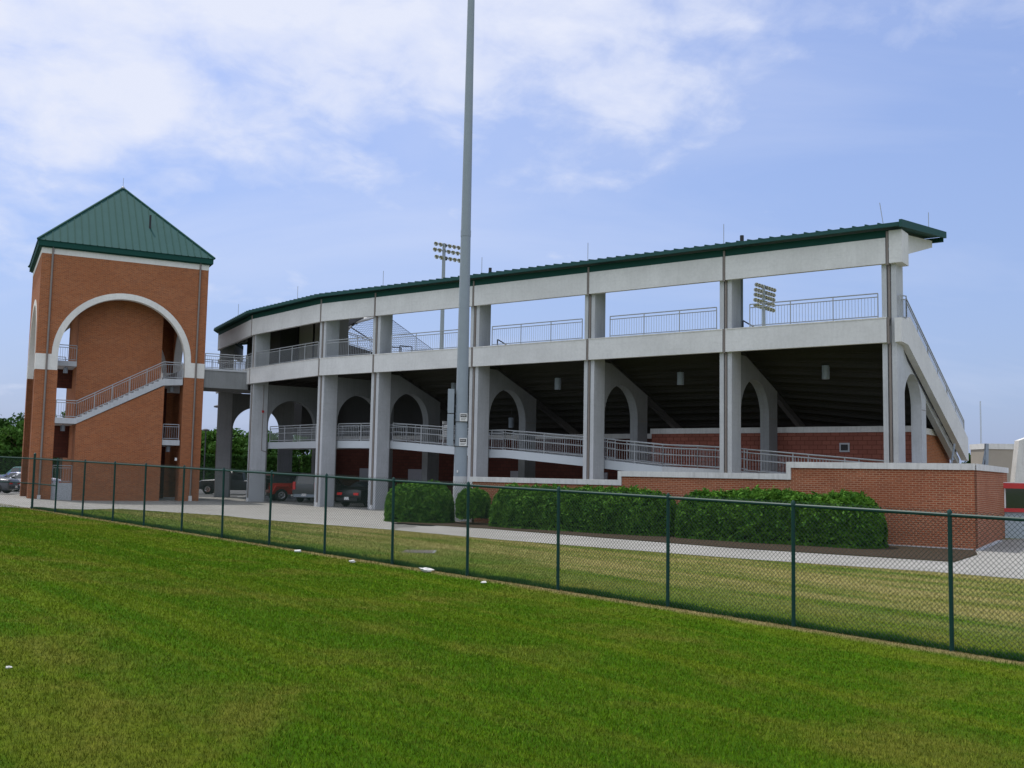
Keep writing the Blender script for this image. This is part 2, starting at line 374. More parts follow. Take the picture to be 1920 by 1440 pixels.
def sheet(name, polys, off, m, **tags):
    mb = MB()
    from mathutils.geometry import tessellate_polygon
    tris = []
    for P in polys:
        tt = tessellate_polygon([[Vector((*q, 0)) for q in P]]); tris += [[P[i] for i in t] for t in tt]
    for P in tris:
        ar = sum(P[i][0]*P[(i+1) % len(P)][1]-P[(i+1) % len(P)][0]*P[i][1] for i in range(len(P)))
        if ar < 0: P = P[::-1]
        x0, x1 = min(p[0] for p in P), max(p[0] for p in P); y0, y1 = min(p[1] for p in P), max(p[1] for p in P)
        xs = gx[(gx > x0-3) & (gx < x1+3)]; ys = gy[(gy > y0-3) & (gy < y1+3)]
        for i in range(len(xs)-1):
            if xs[i+1] <= x0 or xs[i] >= x1: continue
            for j in range(len(ys)-1):
                if ys[j+1] <= y0 or ys[j] >= y1: continue
                c = [(xs[i], ys[j]), (xs[i+1], ys[j]), (xs[i+1], ys[j+1]), (xs[i], ys[j+1])]
                for k in range(len(P)):
                    c = clip(c, P[k], P[(k+1) % len(P)])
                    if len(c) < 3: break
                if len(c) >= 3: mb.add([(p[0], p[1], float(ground(p[0], p[1]))+off) for p in c], [tuple(range(len(c)))])
    return mb.build(name, m, None, **tags)
def h2(px, py): p = hit(px, py); return (p[0], p[1])
near_px = [(60, 953), (162, 956), (232, 955), (337, 962), (415, 967), (480, 974), (735, 994), (920, 1011), (1380, 1047.5), (1752, 1073), (1920, 1087)]
Nn = [h2(*p) for p in near_px]
far_px = [(735, 981), (920, 992.5), (1380, 1029), (1790, 1055)]
Ff = [h2(*p) for p in far_px]
left0 = (-60., Nn[0][1]+ (Nn[0][1]-Nn[1][1])*0-1.)
polys = []
YB = 71.
bl = [(p[0]-6.0+0.0*i, YB) for i, p in enumerate(Nn[:7])]
polys.append([(-120, 36.), (Nn[0][0], Nn[0][1]), (Nn[0][0]-10, YB), (-120, YB)])
for i in range(6): polys.append([Nn[i], Nn[i+1], (Nn[i+1][0]-10+i+1, YB), (Nn[i][0]-10+i, YB)])
bedL = (Ff[0][0]-.1, Ff[0][1]+.3)
wl = W(15.6, -6.0, 0)[:2]
polys.append([Nn[6], Ff[0], wl, (wl[0]+6, YB), (Nn[6][0]-4, YB)])
polys.append([wl, (32, 45), (40, YB), (wl[0]+6, YB)])
for i in range(3): polys.append([Nn[6+i], Nn[7+i], Ff[i+1], Ff[i]])
e1 = h2(1833, 1041); wc = W(-4.07, -5.87, 0)[:2]; wr = (17.97, 37.22)
polys.append([Nn[9], Nn[10], (30, Nn[10][1]-6), (34, 42), e1, Ff[3]] if False else [Nn[9], Nn[10], (24, 16), (32, 45), wr, e1, Ff[3]])
polys.append([e1, wr, wc])
# the sheets overlap nowhere but at shared edges
sheet('pavement', polys, .012, 'paving', kind='structure')
sheet('parking_lot', [[(-130, YB), (60, YB), (60, 106), (-130, 106)]], .008, 'asphalt', kind='structure')
sheet('planting_bed', [[Ff[0], Ff[1], W(8, -6.0, 0)[:2], wl], [Ff[1], Ff[2], W(2, -6.0, 0)[:2], W(8, -6.0, 0)[:2]], [Ff[2], Ff[3], e1, wc, W(2, -6.0, 0)[:2]]], .030, 'mulch', kind='structure')
lines = MB()
for k in range(9):
    x = -52+k*5.4; lines.box(x, x+.12, 73, 78, .014, .016)
lines.build('parking_lines', 'white', None, kind='structure')

# ------------------------------------------------------------------ railing builder
def railing(mb, pts, h=1.05, post=1.7, pick=.125, r=.024, mid=.14, low=.09, endcurve=True, hand=False):
    for (a, b) in zip(pts[:-1], pts[1:]):
        a = Vector(a); b = Vector(b); L = (b-a).length; n = max(1, round(L/post)); up = Vector((0, 0, 1))
        for i in range(n+1): mb.tube(a+(b-a)*i/n, a+(b-a)*i/n+up*h, r, 5)
        for zz, rr in ((h, r*1.1), (h-mid, r*.9), (low, r*.9)): mb.tube(a+up*zz, b+up*zz, rr, 5)
        if hand: mb.tube(a+up*h*.55, b+up*h*.55, r*.7, 5)
        m = max(1, int(L/pick))
        for i in range(1, m):
            p = a+(b-a)*i/m; mb.tube(p+up*low, p+up*(h-mid), .009, 4, cap=False)
    return mb

# ------------------------------------------------------------------ the grandstand
stand = thing('grandstand', 'long pale concrete grandstand with open arcade, arches and a green metal roof edge', 'grandstand', W(0, 0, 0))
nodes = [(i*B, 0.) for i in range(5)]+[(31.2, 0.), (39.5, 2.0), (48.0, 6.1), (53.5, 12.6)]
def nrm(v): v = np.array(v, float); return v/np.linalg.norm(v)
segd = [nrm((nodes[i+1][0]-nodes[i][0], nodes[i+1][1]-nodes[i][1])) for i in range(8)]
tdir = []
for i in range(9):
    a = segd[max(0, i-1)]; b = segd[min(7, i)]; tdir.append(nrm(a+b))
def FR(i, ds, t, z):
    d = tdir[i]; return W(nodes[i][0]+d[0]*ds-d[1]*t, nodes[i][1]+d[1]*ds+d[0]*t, z)
def band(mb, i, t0, t1, z0, z1, gap=.065):
    d = segd[i]
    b = [FR(i, gap, t0, z0), FR(i+1, -gap, t0, z0), FR(i+1, -gap, t1, z0), FR(i, gap, t1, z0)]
    mb.hexa(b, [(p[0], p[1], z1) for p in b]); return mb
ZSB, ZST, ZFB, ZFT = 7.35, 8.28, 10.42, 11.43
def rk(i, t):     # walking line of the stepped seating
    if i == 0: return 7.97-.437*(t-.8)
    if i < 5: return 8.17-.375*(t-1.2)
    return 8.22-.40*max(0, t-6.4)
def rake(t): return rk(1, t)
for i in range(8):
    # columns
    sec = [(-.27, .10), (-.08, .10), (-.08, .22), (.09, .22), (.09, .10), (.28, .10), (.28, 1.05), (-.27, 1.05)]
    mb = MB()
    mb.prism(sec, lambda p, d, i=i: FR(i, p[0], p[1], d), -.05, ZFB+.6)
    mb.build('column', 'conc_grey', stand)
    # arch frame with the rake of the seating above it
    t1, t2, lg, zs = (1.15, 4.35, 5.35, 4.8) if i else (1.15, 3.80, 4.5, 5.02)
    c = (t1+t2)/2; r_ = (t2-t1)/2
    hc, hw = .20, .22
    out = [(1.02, -.05), (t1, -.05), (t1, zs)]+[(c-r_*math.cos(a), zs+r_*math.sin(a)) for a in np.linspace(0, math.pi, 25)[1:-1]]+[(t2, zs), (t2, -.05), (lg, -.05), (lg, 0)]
    tend = 10.9
    G_ = .80 if i == 0 else .54
    out = out[:-1]+[(lg, min(7.34, rk(i, lg)-G_)), (max(1.02, min(lg-.01, 1.75)), min(7.34, rk(i, 1.75)-G_)), (1.02, 7.34)]
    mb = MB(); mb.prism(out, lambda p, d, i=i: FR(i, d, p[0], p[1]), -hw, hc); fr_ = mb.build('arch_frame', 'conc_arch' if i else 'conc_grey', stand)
    if i < 5:
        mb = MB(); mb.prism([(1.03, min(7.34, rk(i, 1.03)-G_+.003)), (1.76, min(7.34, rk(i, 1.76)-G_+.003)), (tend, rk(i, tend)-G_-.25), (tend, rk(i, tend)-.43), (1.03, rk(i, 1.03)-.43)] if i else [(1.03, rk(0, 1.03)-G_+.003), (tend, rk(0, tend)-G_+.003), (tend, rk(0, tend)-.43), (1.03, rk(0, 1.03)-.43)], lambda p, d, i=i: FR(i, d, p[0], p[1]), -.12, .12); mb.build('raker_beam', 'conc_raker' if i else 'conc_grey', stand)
    mb = MB(); mb.box(-hw-.004, hc+.004, t2+.002, lg+.004, zs-.05, zs-.02, lambda a, b, z, i=i: FR(i, a, b, z)); mb.build('cast_joint', 'pipe', fr_); mb = MB()
    mb.box(-hw-.004, hc+.004, 1.03, t1+.003, zs-.05, zs-.02, lambda a, b, z, i=i: FR(i, a, b, z)); mb.build('cast_joint', 'pipe', fr_)
    # inner row of columns carrying the seating
    mb = MB(); mb.box(-.3, .3, 8.6, 9.2, -.05, rk(i, 9.2)-.9, lambda a, b, z, i=i: FR(i, a, b, z))
    if i not in (0, 1, 2): mb.build('column', 'conc_grey', stand)
    # downpipe with shoe
    mb = MB(); zz = [0.12, ZSB+.05]
    mb.tube(FR(i, 0, .11, .1), FR(i, 0, .11, ZSB), .05, 8); mb.tube(FR(i, 0, -.07, ZSB-.05), FR(i, 0, -.07, ZST+.04), .048, 8)
    mb.tube(FR(i, 0, .11, ZST), FR(i, 0, .11, ZFB), .05, 8); mb.tube(FR(i, 0, -.07, ZFB-.06), FR(i, 0, -.07, 11.68), .048, 8)
    dp = mb.build('downpipe', 'pipe', stand)
    mb = MB(); mb.box(-.09, .09, .02, .13, -.02, .24, lambda a, b, z, i=i: FR(i, a, b, z)); mb.build('pipe_shoe', 'white', dp)
for i in range(8):
    mb = MB(); band(mb, i, -.10, .098, ZSB, ZST); mb.build('spandrel_panel', 'conc', stand)
    mb = MB(); band(mb, i, -.12, .12, ZST+.001, ZST+.05); mb.build('panel_cap', 'coping', stand)
    mb = MB(); band(mb, i, -.10, .098, ZFB, ZFT); mb.build('fascia_panel', 'conc', stand)
    mb = MB(); band(mb, i, -.06, .09, ZFT+.001, 11.74, .0); mb.build('eave_flashing', 'roof_dark', stand)
    # deck and soffit
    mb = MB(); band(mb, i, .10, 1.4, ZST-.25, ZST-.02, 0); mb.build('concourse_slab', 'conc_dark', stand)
    # stepped seating seen from below
    mb = MB(); nst = 12; tr = (10.9-1.4)/nst
    for k in range(nst):
        ta_, tb_ = 1.4+k*tr, 1.4+(k+1)*tr; ja, jb = (i, i+1) if i < 5 else (5, 5)
        zA, zB = rk(ja, ta_)-.02, rk(jb, ta_)-.02; zA2, zB2 = rk(ja, tb_), rk(jb, tb_)
        b = [FR(i, 0, ta_, zA-.40), FR(i+1, 0, ta_, zB-.40), FR(i+1, 0, tb_+.04, zB-.16), FR(i, 0, tb_+.04, zA-.16)]
        mb.hexa(b, [(b[0][0], b[0][1], zA), (b[1][0], b[1][1], zB), (b[2][0], b[2][1], zB), (b[3][0], b[3][1], zA)])
        bb = [FR(i, 0, tb_-.12, zA-.53), FR(i+1, 0, tb_-.12, zB-.53), FR(i+1, 0, tb_+.02, zB-.53), FR(i, 0, tb_+.02, zA-.53)]
        mb.hexa(bb, [(p[0], p[1], p[2]+.32) for p in bb])
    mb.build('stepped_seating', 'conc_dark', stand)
    # upper railing
    if i < 5 or i == 5 or i == 6:
        mb = MB(); t = .16; a0 = .62 if i < 7 else .3
        L = math.dist(nodes[i], nodes[i+1])
        A = FR(i, .45, t, ZST+.05); Bp = FR(i+1, -1.05 if i < 4 else -.35, t, ZST+.05)
        railing(mb, [A, Bp], .99, 1.55); mb.build('upper_railing', 'rail', stand)
# roof: one sheet per bay with standing seams
roof = MB(); seams = MB()
def zr(t): return 11.76+.140*(t+.45)
def RS(i, f, t, dz):
    a = np.array(FR(i, 0, t, 0)); b = np.array(FR(i+1, 0, t, 0)); p = a+(b-a)*f; return (p[0], p[1], zr(t)+dz)
for i in range(8):
    f0a = -.55/B if i == 0 else 0
    e0, e1_ = (-.45, 6.6)
    b = [RS(i, f0a, e0, 0), RS(i, 1, e0, 0), RS(i, 1, e1_, 0), RS(i, f0a, e1_, 0)]
    roof.hexa(b, [(p[0], p[1], p[2]+.15) for p in b])
    L = math.dist(nodes[i], nodes[i+1]); n = round(L/.48)
    for k in range(n):
        f = (k+.5)/n; w_ = .022/L
        b = [RS(i, f-w_, e0+.005, .1), RS(i, f+w_, e0+.005, .1), RS(i, f+w_, e1_, .15), RS(i, f-w_, e1_, .15)]
        seams.hexa(b, [(p[0], p[1], p[2]+(.105 if j < 2 else .08)) for j, p in enumerate(b)])
rf = roof.build('roof', 'roof', stand); seams.build('standing_seam', 'roof', rf)
mb = MB(); mb.prism([(-.50, 11.70), (6.75, 12.70), (6.75, 12.98), (-.50, 11.99)], lambda p, d: W(d, p[0], p[1]), -.66, -.56); mb.build('end_fascia', 'roof', rf)
mb = MB(); mb.prism([(6.55, 12.52), (6.68, 12.52), (6.68, 12.72), (6.55, 12.72)], lambda p, d: W(d, p[0], p[1]), -.55, 4*B); mb.build('gutter', 'roof_dark', rf)
for i in range(8):
    mb = MB(); mb.prism([(.9, 11.0), (1.3, 10.95), (6.3, 12.25), (6.3, 12.55), (.9, 11.8)], lambda p, d, i=i: FR(i, d, p[0], p[1]), -.16, .16); mb.build('roof_beam', 'conc', stand)
# right-hand end: returns of the bands, sloping parapet and its railing
mb = MB(); mb.box(-.55, -.065, -.10, .86, ZFB, 11.69, W); mb.build('fascia_return', 'conc', stand)
mb = MB(); mb.prism([(-.10, ZSB), (.80, ZSB-.02), (10.75, 3.05), (11.02, 3.05), (11.0, 4.10), (1.15, 8.46), (.86, 8.30), (-.10, ZST)], lambda p, d: W(d, p[0], p[1]), -.50, -.24); mb.build('sloping_parapet', 'conc', stand)
mb = MB()
railing(mb, [W(-.37, .2, 8.26), W(-.37, 1.10, 8.36)], .93, 1.2)
railing(mb, [W(-.37, 1.10, 8.40), W(-.37, 10.8, 4.10)], .80, 1.75, .14); mb.build('rake_railing', 'rail', stand)
# bent bays: press box, and back walls with interior shade put into their colour
for i, t_, s0_, m_ in ((5, 3.1, 3.3, 'press'), (6, 1.9, .2, 'seatdark'), (7, 1.9, .1, 'seatdark')):
    mb = MB(); b = [FR(i, s0_, t_, ZST-.02), FR(i+1, 0, t_, ZST-.02), FR(i+1, 0, t_+1.4, ZST-.02), FR(i, s0_, t_+1.4, ZST-.02)]
    mb.hexa(b, [(p[0], p[1], 11.9) for p in b]); pb = mb.build('press_box', m_, stand)
    if i == 5:
        for k in range(1, 3): mb = MB(); mb.box(s0_+k*1.7-.02, s0_+k*1.7+.02, t_-.03, t_+.1, ZST, 11.4, lambda a, b_, z, i=i: FR(i, a, b_, z)); mb.build('wall_joint', 'black', pb)
# ground-floor walls of block under the seating
def wallbox(name, m, s0, s1, t0, t1, z0, z1, cap=.26):
    mb = MB(); mb.box(s0, s1, t0, t1, z0, z1-cap, W); o = mb.build(name, m, stand)
    mb = MB(); mb.box(s0-.05, s1+.05, t0-.05, t1+.02, z1-cap+.001, z1, W); mb.build('wall_cap', 'coping', o); return o
wb = wallbox('block_wall', 'block', .32, 13.1, 5.45, 5.75, -.05, 4.42)
mb = MB(); mb.box(.30, .60, 5.76, 10.9, -.05, 4.1, W); o = mb.build('end_brick_wall', 'brick', stand)
mb = MB(); mb.box(.24, .66, 5.78, 10.95, 4.101, 4.36, W); mb.build('wall_cap', 'coping', o)
wb2 = wallbox('block_wall', 'brick_shaded', 13.2, 40.2, 8.2, 8.5, -.05, 4.3)
mb = MB(); vs_, vz = front(1584, 839, 5.45); mb.box(vs_-.22, vs_+.22, 5.39, 5.449, vz-.2, vz+.2, W); gv = mb.build('wall_vent', 'conc_grey', wb)
mb = MB(); mb.box(vs_-.15, vs_+.15, 5.36, 5.389, vz-.13, vz+.13, W); mb.build('vent_grille', 'black', gv)
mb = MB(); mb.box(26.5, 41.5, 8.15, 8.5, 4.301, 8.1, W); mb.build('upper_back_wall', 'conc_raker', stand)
for s_, w_ in ((30.0, 1.6), (22.6, 1.1), (17.2, 1.0), (34.6, 1.2)):
    mb = MB(); mb.box(s_, s_+w_, 8.12, 8.199, 0, 2.2, W); dd = mb.build('door', 'door', wb2)
    mb = MB(); mb.box(s_+w_*.8, s_+w_*.85, 8.06, 8.119, .95, 1.15, W); mb.build('door_handle', 'chrome', dd)
# drain stack and rods on the roof
def rodpart(s, t, h, tilt=0, m='rail', r=.014, z=None):
    z = zr(t)+.15 if z is None else z
    mb = MB(); mb.tube(W(s, t, z), W(s+tilt, t, z+h), r, 5); return mb.build('lightning_rod', m, rf)
for px, i in ((1656, 0), (1357, 0), (1102, 0), (903, 0), (718, 0)):
    s_, z_ = front(px, 430+ (1656-px)*.12, -.3); rodpart(s_, -.3, .85, .12 if px == 1656 else .0)
for i in (5, 6):
    p = FR(i, 2.0, -.3, 0); mb = MB(); mb.tube((p[0], p[1], zr(-.3)+.1), (p[0], p[1], zr(-.3)+.85), .014, 5); mb.build('lightning_rod', 'rail', rf)
rodpart(-.5, 4.3, .75)
for px, py in ((919, 509), (1391, 449)):
    s_, z_ = front(px, py, .6); mb = MB(); mb.tube(W(s_, .6, 11.9), W(s_, .6, 12.42), .085, 8); mb.build('vent_pipe', 'black', rf)
s_, z_ = front(1391, 560, 1.6); mb = MB(); mb.tube(W(s_, 1.6, ZST-.1), W(s_, 1.6, 11.95), .055, 8); mb.build('drain_stack', 'galv', stand)
# aisle handrails at the top of the seating
for px, py in ((935, 640), (1395, 600)):
    s_, z_ = front(px, py, 1.6); mb = MB()
    mb.path([W(s_, 1.5, 7.9), W(s_, 1.5, 8.88), W(s_-.75, 2.0, 8.35)], .03, 6); mb.build('aisle_handrail', 'raildark', stand)
s_, z_ = front(745, 650, 1.4); mb = MB()
for k in range(2):
    mb.path([W(s_+k*.8, 1.6, 7.9), W(s_+k*.8, 1.6, 8.95), W(s_-.9+k*.8, 1.6, 8.85), W(s_-.9+k*.8, 1.6, 7.9)], .03, 6)
mb.build('gate_rail', 'raildark', stand)
# backs of the top row of seats, a dark line behind the railing feet
for i in range(5):
    mb = MB(); band(mb, i, 1.45, 1.55, ZST-.05, ZST+.13, .9); mb.build('bench_back', 'seatdark', stand)
# ramp
RP = [(40.2, 3.72), (26.9, 3.70), (20.1, 3.24), (19.1, 3.24), (14.4, 2.87), (10.3, 2.5), (8.6, 2.45), (7.5, 2.39), (0.0, 1.80), (-3.2, 1.55)]
mb = MB(); solid = MB()
for (sa, za), (sb, zb) in zip(RP[:-1], RP[1:]):
    low = 14.0
    mbb = mb if sa > low else solid
    dz = .40 if sa > low else None
    if sa > 31.2+.1:      # follows the bend of bay five
        b = [FR(5, 0, 1.2, za-.4), FR(6, 0, 1.2, za-.4), FR(6, 0, 3.2, za-.4), FR(5, 0, 3.2, za-.4)]
        mb.hexa(b, [(p[0], p[1], za) for p in b]); sa = 31.2
    b = [W(sa, 1.2, za-dz if dz else -.05), W(sb, 1.2, zb-dz if dz else -.05), W(sb, 3.2, zb-dz if dz else -.05), W(sa, 3.2, za-dz if dz else -.05)]
    mbb.hexa(b, [W(sa, 1.2, za), W(sb, 1.2, zb), W(sb, 3.2, zb), W(sa, 3.2, za)])
rp = mb.build('ramp', 'ramp', stand); solid.build('ramp_wall', 'conc_grey', stand)
for i in range(6):
    lo, hi = nodes[i][0]+.32, nodes[i+1][0]-.32
    if i == 0: lo = -3.2
    for t in (1.27, 3.12):
        if i == 5: pts = [FR(5, .3, t, 3.72), FR(6, -.3, t, 3.72)]
        else:
            ss = sorted([lo, hi]+[p[0] for p in RP if lo < p[0] < hi]); pts = []
            for s_ in ss: pts.append(W(s_, t, float(np.interp(s_, [p[0] for p in RP][::-1], [p[1] for p in RP][::-1]))))
        mb = MB(); railing(mb, pts, .98, 1.9, .13, .026, hand=True); mb.build('ramp_railing', 'rail', stand)
# conduit with alarm box on the bent corner column
mb = MB(); q_ = [FR(6, -.285, .75, 7.3), FR(6, -.285, .75, 3.2), FR(6, -.285, 1.1, 3.1)]
mb.path(q_, .02, 5); cdt = mb.build('conduit', 'pipe', stand)
mb = MB(); mb.box(-.33, -.28, .69, .81, 5.56, 5.70, lambda a, b, z: FR(6, a, b, z)); mb.build('alarm_box', 'red', cdt)

# ------------------------------------------------------------------ pendant lamps under the seating and in the tower
def pendant(p, ztop, label, r=.16, h=.58, grp='cylinder lamps hanging under the grandstand'):
    o = thing('pendant_lamp', label, 'lamp', (p[0], p[1], p[2]), grp)
    mb = MB(); mb.lathe(p, [(r*.97, 0), (r, .02), (r, h-.02), (r*.97, h)], 16); mb.build('lamp_body', 'galv', o, True)
    if ztop > p[2]+h+.03:
        mb = MB(); mb.tube((p[0], p[1], p[2]+h), (p[0], p[1], ztop), .012, 5); mb.build('lamp_stem', 'raildark', o)
    return o
for s_, lb in ((3.47, 'first grey cylinder lamp hanging in the bay at the open end'), (10.3, 'grey cylinder lamp hanging in the second bay from the open end'), (17.14, 'grey cylinder lamp hanging in the third bay, right of the tall pole'), (23.9, 'grey cylinder lamp hanging in the bay behind the tall pole')):
    pendant(W(s_, 3.0, 6.33), rake(3.0)-.42, lb)
pendant(W(22.6, 6.6, 4.62), rake(6.6)-.42, 'grey cylinder lamp seen through the third arch')

# ------------------------------------------------------------------ the stair tower
tower = thing('stair_tower', 'square orange brick stair tower with round arches and a green pyramid roof', 'tower', T(0, 0, 0))
TW, TD = 9.5, 9.1
ZB0, ZB1, ZT0, ZT1 = 7.55, 8.47, 14.34, 14.68
def face_fn(k):   # outline (along, z), depth inward -> world, four faces
    if k == 0: return lambda p, d: T(p[0], d, p[1]), TW
    if k == 1: return lambda p, d: T(TW-d, p[0], p[1]), TD
    if k == 2: return lambda p, d: T(TW-p[0], TD-d, p[1]), TW
    return lambda p, d: T(d, TD-p[0], p[1]), TD
def arc(c, r, z, n=32, a0=0, a1=math.pi): return [(c-r*math.cos(a), z+r*math.sin(a)) for a in np.linspace(a0, a1, n)]
for k in range(4):
    fn, L = face_fn(k); pw = 1.2; c = L/2; ri, ro = c-1.17, c-.82; wth = .45
    e = 0 if k % 2 == 0 else wth
    c0, c1 = e, L-e
    for x0, x1 in ((c0, pw), (L-pw, c1)):       # piers
        mb = MB(); mb.prism([(x0, -.05), (x1, -.05), (x1, ZB0), (x0, ZB0)], fn, 0, wth if k % 2 else 1.2); mb.build('brick_pier', 'brick', tower)
    for x0, x1 in ((c0, 1.17), (L-1.17, c1)):   # white bands
        mb = MB(); mb.prism([(x0-(.012 if k % 2 == 0 and x0 == 0 else 0), ZB0+.001), (x1+(.012 if k % 2 == 0 and x1 == L else 0), ZB0+.001), (x1+(.012 if k % 2 == 0 and x1 == L else 0), ZB1), (x0-(.012 if k % 2 == 0 and x0 == 0 else 0), ZB1)], fn, -.012, wth if k % 2 else 1.2); mb.build('stone_band', 'trim', tower)
    up = [(c0, ZB1+.001), (c-ro, ZB1+.001)]+arc(c, ro, ZB1+.001)[1:-1]+[(c+ro, ZB1+.001), (c1, ZB1+.001), (c1, ZT0), (c0, ZT0)]
    mb = MB(); mb.prism(up, fn, 0, wth); mb.build('brick_wall', 'brick', tower)
    ar = arc(c, ro-.001, ZB1+.002)+arc(c, ri, ZB1+.002)[::-1]
    mb = MB(); mb.prism(ar, fn, -.014, wth+.01); mb.build('arch_trim', 'trim', tower)
    mb = MB(); mb.prism([(c0-.012*(k % 2 == 0), ZT0+.001), (c1+.012*(k % 2 == 0), ZT0+.001), (c1+.012*(k % 2 == 0), ZT1), (c0-.012*(k % 2 == 0), ZT1)], fn, -.012, wth); mb.build('stone_band', 'trim', tower)
# eaves, soffit and pyramid
EO = .22
mb = MB(); mb.box(-EO+.1, TW+EO-.1, -EO+.1, TD+EO-.1, ZT1+.001, ZT1+.05, T); mb.build('soffit', 'roof_dark', tower)
mb = MB()
for a0, a1, b0, b1 in ((-EO, TW+EO, -EO, -EO+.1), (-EO, TW+EO, TD+EO-.1, TD+EO), (-EO, -EO+.1, -EO+.1, TD+EO-.1), (TW+EO-.1, TW+EO, -EO+.1, TD+EO-.1)): mb.box(a0, a1, b0, b1, ZT1+.06, 15.06, T)
mb.box(0.05, TW-.05, .05, TD-.05, ZT1+.051, ZT1+.2, T)
mb.build('eave_fascia', 'roof_dark', tower)
apx = T(TW/2, TD/2, 19.98); cor = [T(-EO-.06, -EO-.06, 15.06), T(TW+EO+.06, -EO-.06, 15.06), T(TW+EO+.06, TD+EO+.06, 15.06), T(-EO-.06, TD+EO+.06, 15.06)]
mb = MB(); mb.add(cor+[apx], [(0, 1, 4), (1, 2, 4), (2, 3, 4), (3, 0, 4), (3, 2, 1, 0)]); pyr = mb.build('roof', 'roof', tower)
mb = MB()
def lerp(a, b, k): return tuple(a[j]+(b[j]-a[j])*k for j in range(3))
for k in range(4):
    a, b = cor[k], cor[(k+1) % 4]; n = 25
    for j in range(1, n):
        f = j/n; base = lerp(a, b, f); m_ = 1-abs(2*f-1)
        mid = lerp(a, b, .5); tip = lerp(base, tuple(base[q]+(apx[q]-mid[q]) for q in range(3)), m_)
        up = .035
        mb.tube((base[0], base[1], base[2]+.01), (tip[0], tip[1], tip[2]+.01), .034, 4)
    mb.tube((a[0], a[1], a[2]+.02), (apx[0], apx[1], apx[2]+.02), .075, 6)
mb.build('standing_seam', 'roof_dark', pyr)
mb = MB(); mb.tube((apx[0], apx[1], apx[2]-.05), (apx[0], apx[1], apx[2]+.68), .014, 5); mb.lathe((apx[0], apx[1], apx[2]-.02), [(.14, 0), (.10, .1), (.03, .16)], 10); mb.build('lightning_rod', 'rail', pyr)
vp = T(6.1, 1.55, 0); mb = MB(); mb.tube((vp[0], vp[1], 16.6), (vp[0], vp[1], 17.75), .06, 8); mb.build('vent_pipe', 'black', pyr)
for a_ in (.58, 8.98):
    mb = MB(); mb.tube(T(a_, -.07, .3), T(a_, -.07, 14.9), .055, 8); dp = mb.build('downpipe', 'pipe', tower)
    mb = MB(); mb.box(a_-.09, a_+.09, -.16, -.005, -.02, .32, T); mb.build('pipe_shoe', 'white', dp)
# core, stair flights, landings
CA0, CA1 = 2.32, 7.15
mb = MB(); mb.box(CA0, CA1, 1.35, TD-1.35, -.05, 14.3, T); mb.build('brick_core', 'brick', tower)
mb = MB(); mb.prism([(CA0+.02, -.05), (CA1+.04, -.05), (CA1+.04, 6.98), (CA0+.02, 4.46)], lambda p, d: T(p[0], d, p[1]), .03, 1.34); mb.build('brick_stair_wall', 'brick', tower)
mb = MB(); n = 17; z0, z1 = 4.80, 7.42
mb.prism([(CA0+.0, 4.47), (CA1-.05, 6.99), (8.24, 7.08), (8.24, z1), (CA1-.05, z1)]+[p for j in range(n-1, -1, -1) for p in ((CA0+(CA1-.05-CA0)*(j+1)/n, z0+(z1-z0)*(j+.55)/n), (CA0+(CA1-.05-CA0)*j/n+.02, z0+(z1-z0)*(j+.55)/n))]+[(CA0, z0), (1.19, z0), (1.19, 4.47)], lambda p, d: T(p[0], d, p[1]), -.02, 1.34); mb.build('stair_flight', 'conc_grey', tower)
mb = MB(); railing(mb, [T(1.22, .03, z0), T(CA0, .03, z0), T(CA1-.05, .03, z1), T(8.2, .03, z1)], 1.02, 1.15, .13, .026); mb.build('stair_railing', 'rail', tower)
def slab(a0, a1, b0, b1, z0, z1, rl=None, name='landing'):
    mb = MB(); mb.box(a0, a1, b0, b1, z0, z1, T); o = mb.build(name, 'conc_grey', tower)
    for q in (rl or []):
        mb = MB(); railing(mb, [T(*q[0], z1), T(*q[1], z1)], .95, 1.15, .125, .024); mb.build('landing_railing', 'rail', tower)
slab(1.21, CA0-.01, 1.36, TD-.1, 7.95, 8.25, [((1.25, 1.42), (2.28, 1.42)), ((1.25, TD-.2), (2.25, TD-.2))])
slab(.46, 1.2, 1.3, TD-1.3, 7.95, 8.25)
slab(CA1+.05, 8.24, 1.36, TD-.1, 7.1, 8.25 if False else 7.42)
slab(8.26, TW+.02, .3, TD-1.3, 7.1, 8.08)
slab(CA1+.06, 8.24, .1, TD-.1, 3.38, 3.70, [((7.25, .2), (8.18, .2)), ((7.25, TD-.2), (8.18, TD-.2))])
slab(1.21, CA0-.01, 1.36, TD-.1, 4.47, 4.8)
mb = MB(); mb.box(CA0+.02, CA1, TD-1.34, TD-.1, 4.4, 4.8, T); mb.build('landing', 'conc_grey', tower)
mb = MB(); mb.box(1.21, CA0, .15, .35, -.05, 1.03, T); mb.build('parapet', 'conc_grey', tower)
mb = MB(); railing(mb, [T(1.25, .25, 1.03), T(2.27, .25, 1.03)], 1.0, 1.2, .13, .024); mb.build('landing_railing', 'rail', tower)
